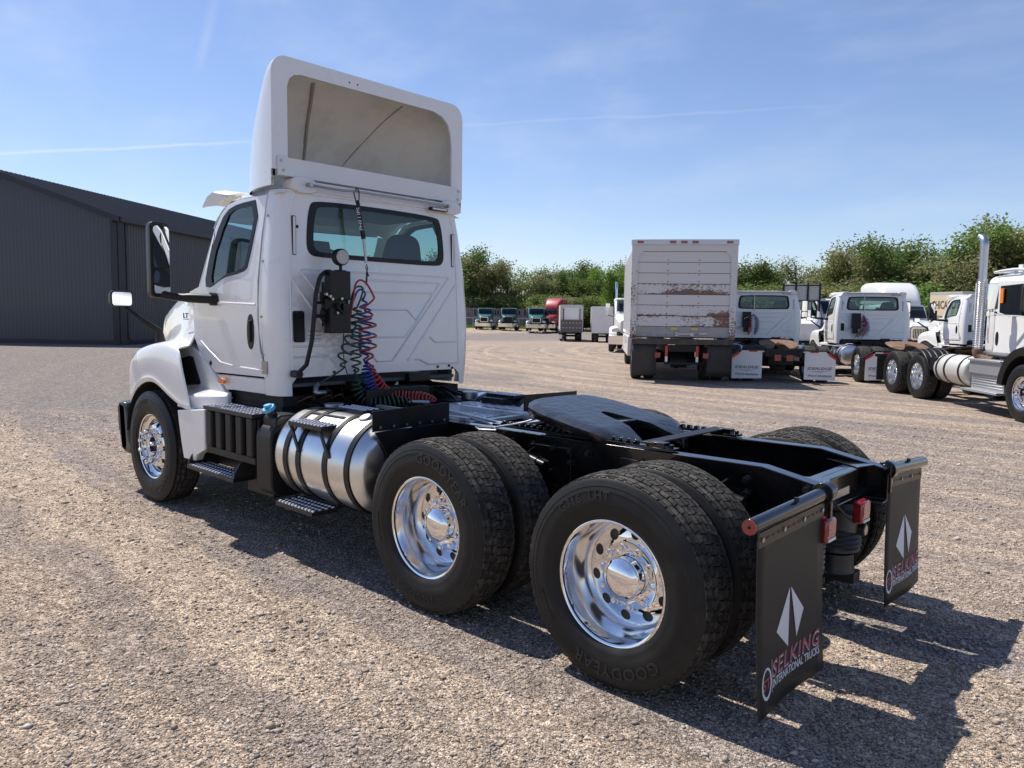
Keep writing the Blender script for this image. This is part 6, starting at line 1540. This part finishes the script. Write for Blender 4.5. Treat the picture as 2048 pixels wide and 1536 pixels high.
    u = nt.nodes.new('ShaderNodeBump'); u.inputs['Strength'].default_value = .9; u.inputs['Distance'].default_value = 1.0; nt.links.new(h3.outputs[0], u.inputs['Height']); nt.links.new(u.outputs[0], b.inputs['Normal'])
    return m
GR_ZONE = (.19,.172,.158); GR_TAN = (.362,.280,.212); GR_GREY = (.267,.225,.199); GR_WARM = (.425,.332,.248); GR_DARK = (.214,.181,.162)
dp = DIP[0]
def gz(x, y): return -DIP[1]*math.exp(-((x-dp.x)**2+(y-dp.y)**2)/(2*13.0**2))
def axis_(c): 
    a = sorted(set([round(v, 3) for v in list(np.arange(-70, 70.1, 2.0)+c) + [c+s*k for s in (1,-1) for k in (80,100,140,200,300,500,900,1600,3000)]])); return a
X = axis_(30); Y = axis_(-35)
vs = [(x, y, gz(x, y)) for y in Y for x in X]; n = len(X)
fs = [(j*n+i, j*n+i+1, (j+1)*n+i+1, (j+1)*n+i) for j in range(len(Y)-1) for i in range(n-1)]
mb = MB(); mb.add(vs, fs); gr = mb.build('ground', ground_mat(), None, smooth=60); gr['kind'] = 'structure'
# loose stones: real geometry near the camera
def stones():
    r = np.random.RandomState(5); N = 190000
    dmin, dmax = 1.6, 13.0
    d = dmin*(dmax/dmin)**(r.uniform(0,1,N)**.80); l = r.uniform(-.95,.95,N)*d
    s_, c_ = math.sin(YAW), math.cos(YAW)
    x = -2.0+l*s_+d*c_; y = 4.05-l*c_+d*s_
    f = (np.sin(x*1.9+2.0*np.sin(y*1.3))*np.sin(y*2.7+1.7*np.sin(x*1.1+1))+.5*np.sin(x*5.1+y*3.7)*np.sin(y*6.3-x*2.9))
    keep = r.uniform(-1.9,.9,N) < f; x, y, d = x[keep], y[keep], d[keep]; n = len(x)
    size = np.exp(r.normal(math.log(.0042), .45, n))*(.85+.07*d); size = np.clip(size, .002, .026)
    big = r.uniform(0,1,n) < .012; size[big] *= 2.0
    base = np.array([(1,0,0),(-1,0,0),(0,1,0),(0,-1,0),(0,0,1),(0,0,-1)], float)
    V = base[None]*(1+r.uniform(-.35,.35,(n,6,1))) + r.normal(0,.14,(n,6,3)); V *= size[:,None,None]*np.stack([r.uniform(.8,1.35,n), r.uniform(.7,1.1,n), r.uniform(.45,.8,n)],1)[:,None,:]
    a = r.uniform(0,6.28,n); ca, sa = np.cos(a), np.sin(a); tl = r.normal(0,.35,n)
    V = np.stack([V[...,0]*ca[:,None]-V[...,1]*sa[:,None], V[...,0]*sa[:,None]+V[...,1]*ca[:,None], V[...,2]+V[...,0]*tl[:,None]*.4], 2)
    V += np.stack([x, y, size*.22], 1)[:,None,:]
    F = np.array([(0,2,4),(2,1,4),(1,3,4),(3,0,4),(2,0,5),(1,2,5),(3,1,5),(0,3,5)])
    faces = (F[None]+6*np.arange(n)[:,None,None]).reshape(-1,3)
    me = bpy.data.meshes.new('gravel'); me.vertices.add(6*n); me.vertices.foreach_set('co', V.reshape(-1)); me.loops.add(24*n); me.loops.foreach_set('vertex_index', faces.reshape(-1)); me.polygons.add(8*n); me.polygons.foreach_set('loop_start', np.arange(0,24*n,3)); me.polygons.foreach_set('loop_total', np.full(8*n,3)); me.update()
    pal = np.array([(.40,.33,.25),(.35,.295,.24),(.46,.405,.345),(.55,.50,.44),(.23,.20,.18),(.42,.33,.245),(.30,.265,.25)]); pi = r.choice(7, n, p=[.26,.22,.17,.06,.09,.12,.08]); colr = pal[pi]*r.uniform(.82,1.15,(n,1))
    at_ = me.color_attributes.new('tone', 'FLOAT_COLOR', 'POINT'); at_.data.foreach_set('color', np.repeat(np.concatenate([colr, np.ones((n,1))],1), 6, 0).reshape(-1))
    m = mat('stone', (.3,.27,.24), .9, spec=.2); nt = m.node_tree; q = nt.nodes.new('ShaderNodeAttribute'); q.attribute_name = 'tone'; nt.links.new(q.outputs['Color'], nt.nodes['Principled BSDF'].inputs['Base Color'])
    me.materials.append(m); o = bpy.data.objects.new('gravel', me); C.objects.link(o)
    tag(o, 'loose tan and grey gravel stones over the near yard', 'gravel', kind='stuff')
stones()
mb = MB(); st = []
for i, (x, w, h) in enumerate(((0,.004,.004),(.02,.016,.010),(.07,.018,.012),(.12,.014,.010),(.145,.004,.004))): st.append([(x, w*math.cos(a), .008+h*math.sin(a)+.006*(i%2)) for a in [2*math.pi*k/10 for k in range(10)]])
mb.rings(st); sc_ = mb.build('rubber_scrap', BLACKS); sc_.location = (1.50, 3.30, .0); sc_.rotation_euler = (0,0,R(55)); tag(sc_, 'small black strip of rubber lying on the gravel', 'rubber scrap')
# grass strip along the far fence
r = np.random.RandomState(3); N = 9000; a0, a1 = at(895, 113), at(1120, 110)
t_ = r.uniform(0,1,N); P = np.array(a0)[None]*(1-t_)[:,None]+np.array(a1)[None]*t_[:,None]; P[:,:2] += r.normal(0,1.8,(N,2)); h = r.uniform(.15,.5,N); w = .06
V = np.stack([P+np.array([-w,0,0]), P+np.array([w,0,0]), P+np.stack([r.normal(0,.08,N), r.normal(0,.08,N), h],1)],1).reshape(-1,3)
me = bpy.data.meshes.new('grass'); me.from_pydata(V.tolist(), [], [(3*i,3*i+1,3*i+2) for i in range(N)]); me.materials.append(LM['bright']); o = bpy.data.objects.new('grass', me); C.objects.link(o); tag(o, 'strip of rough green grass along the far fence', 'grass', kind='stuff')
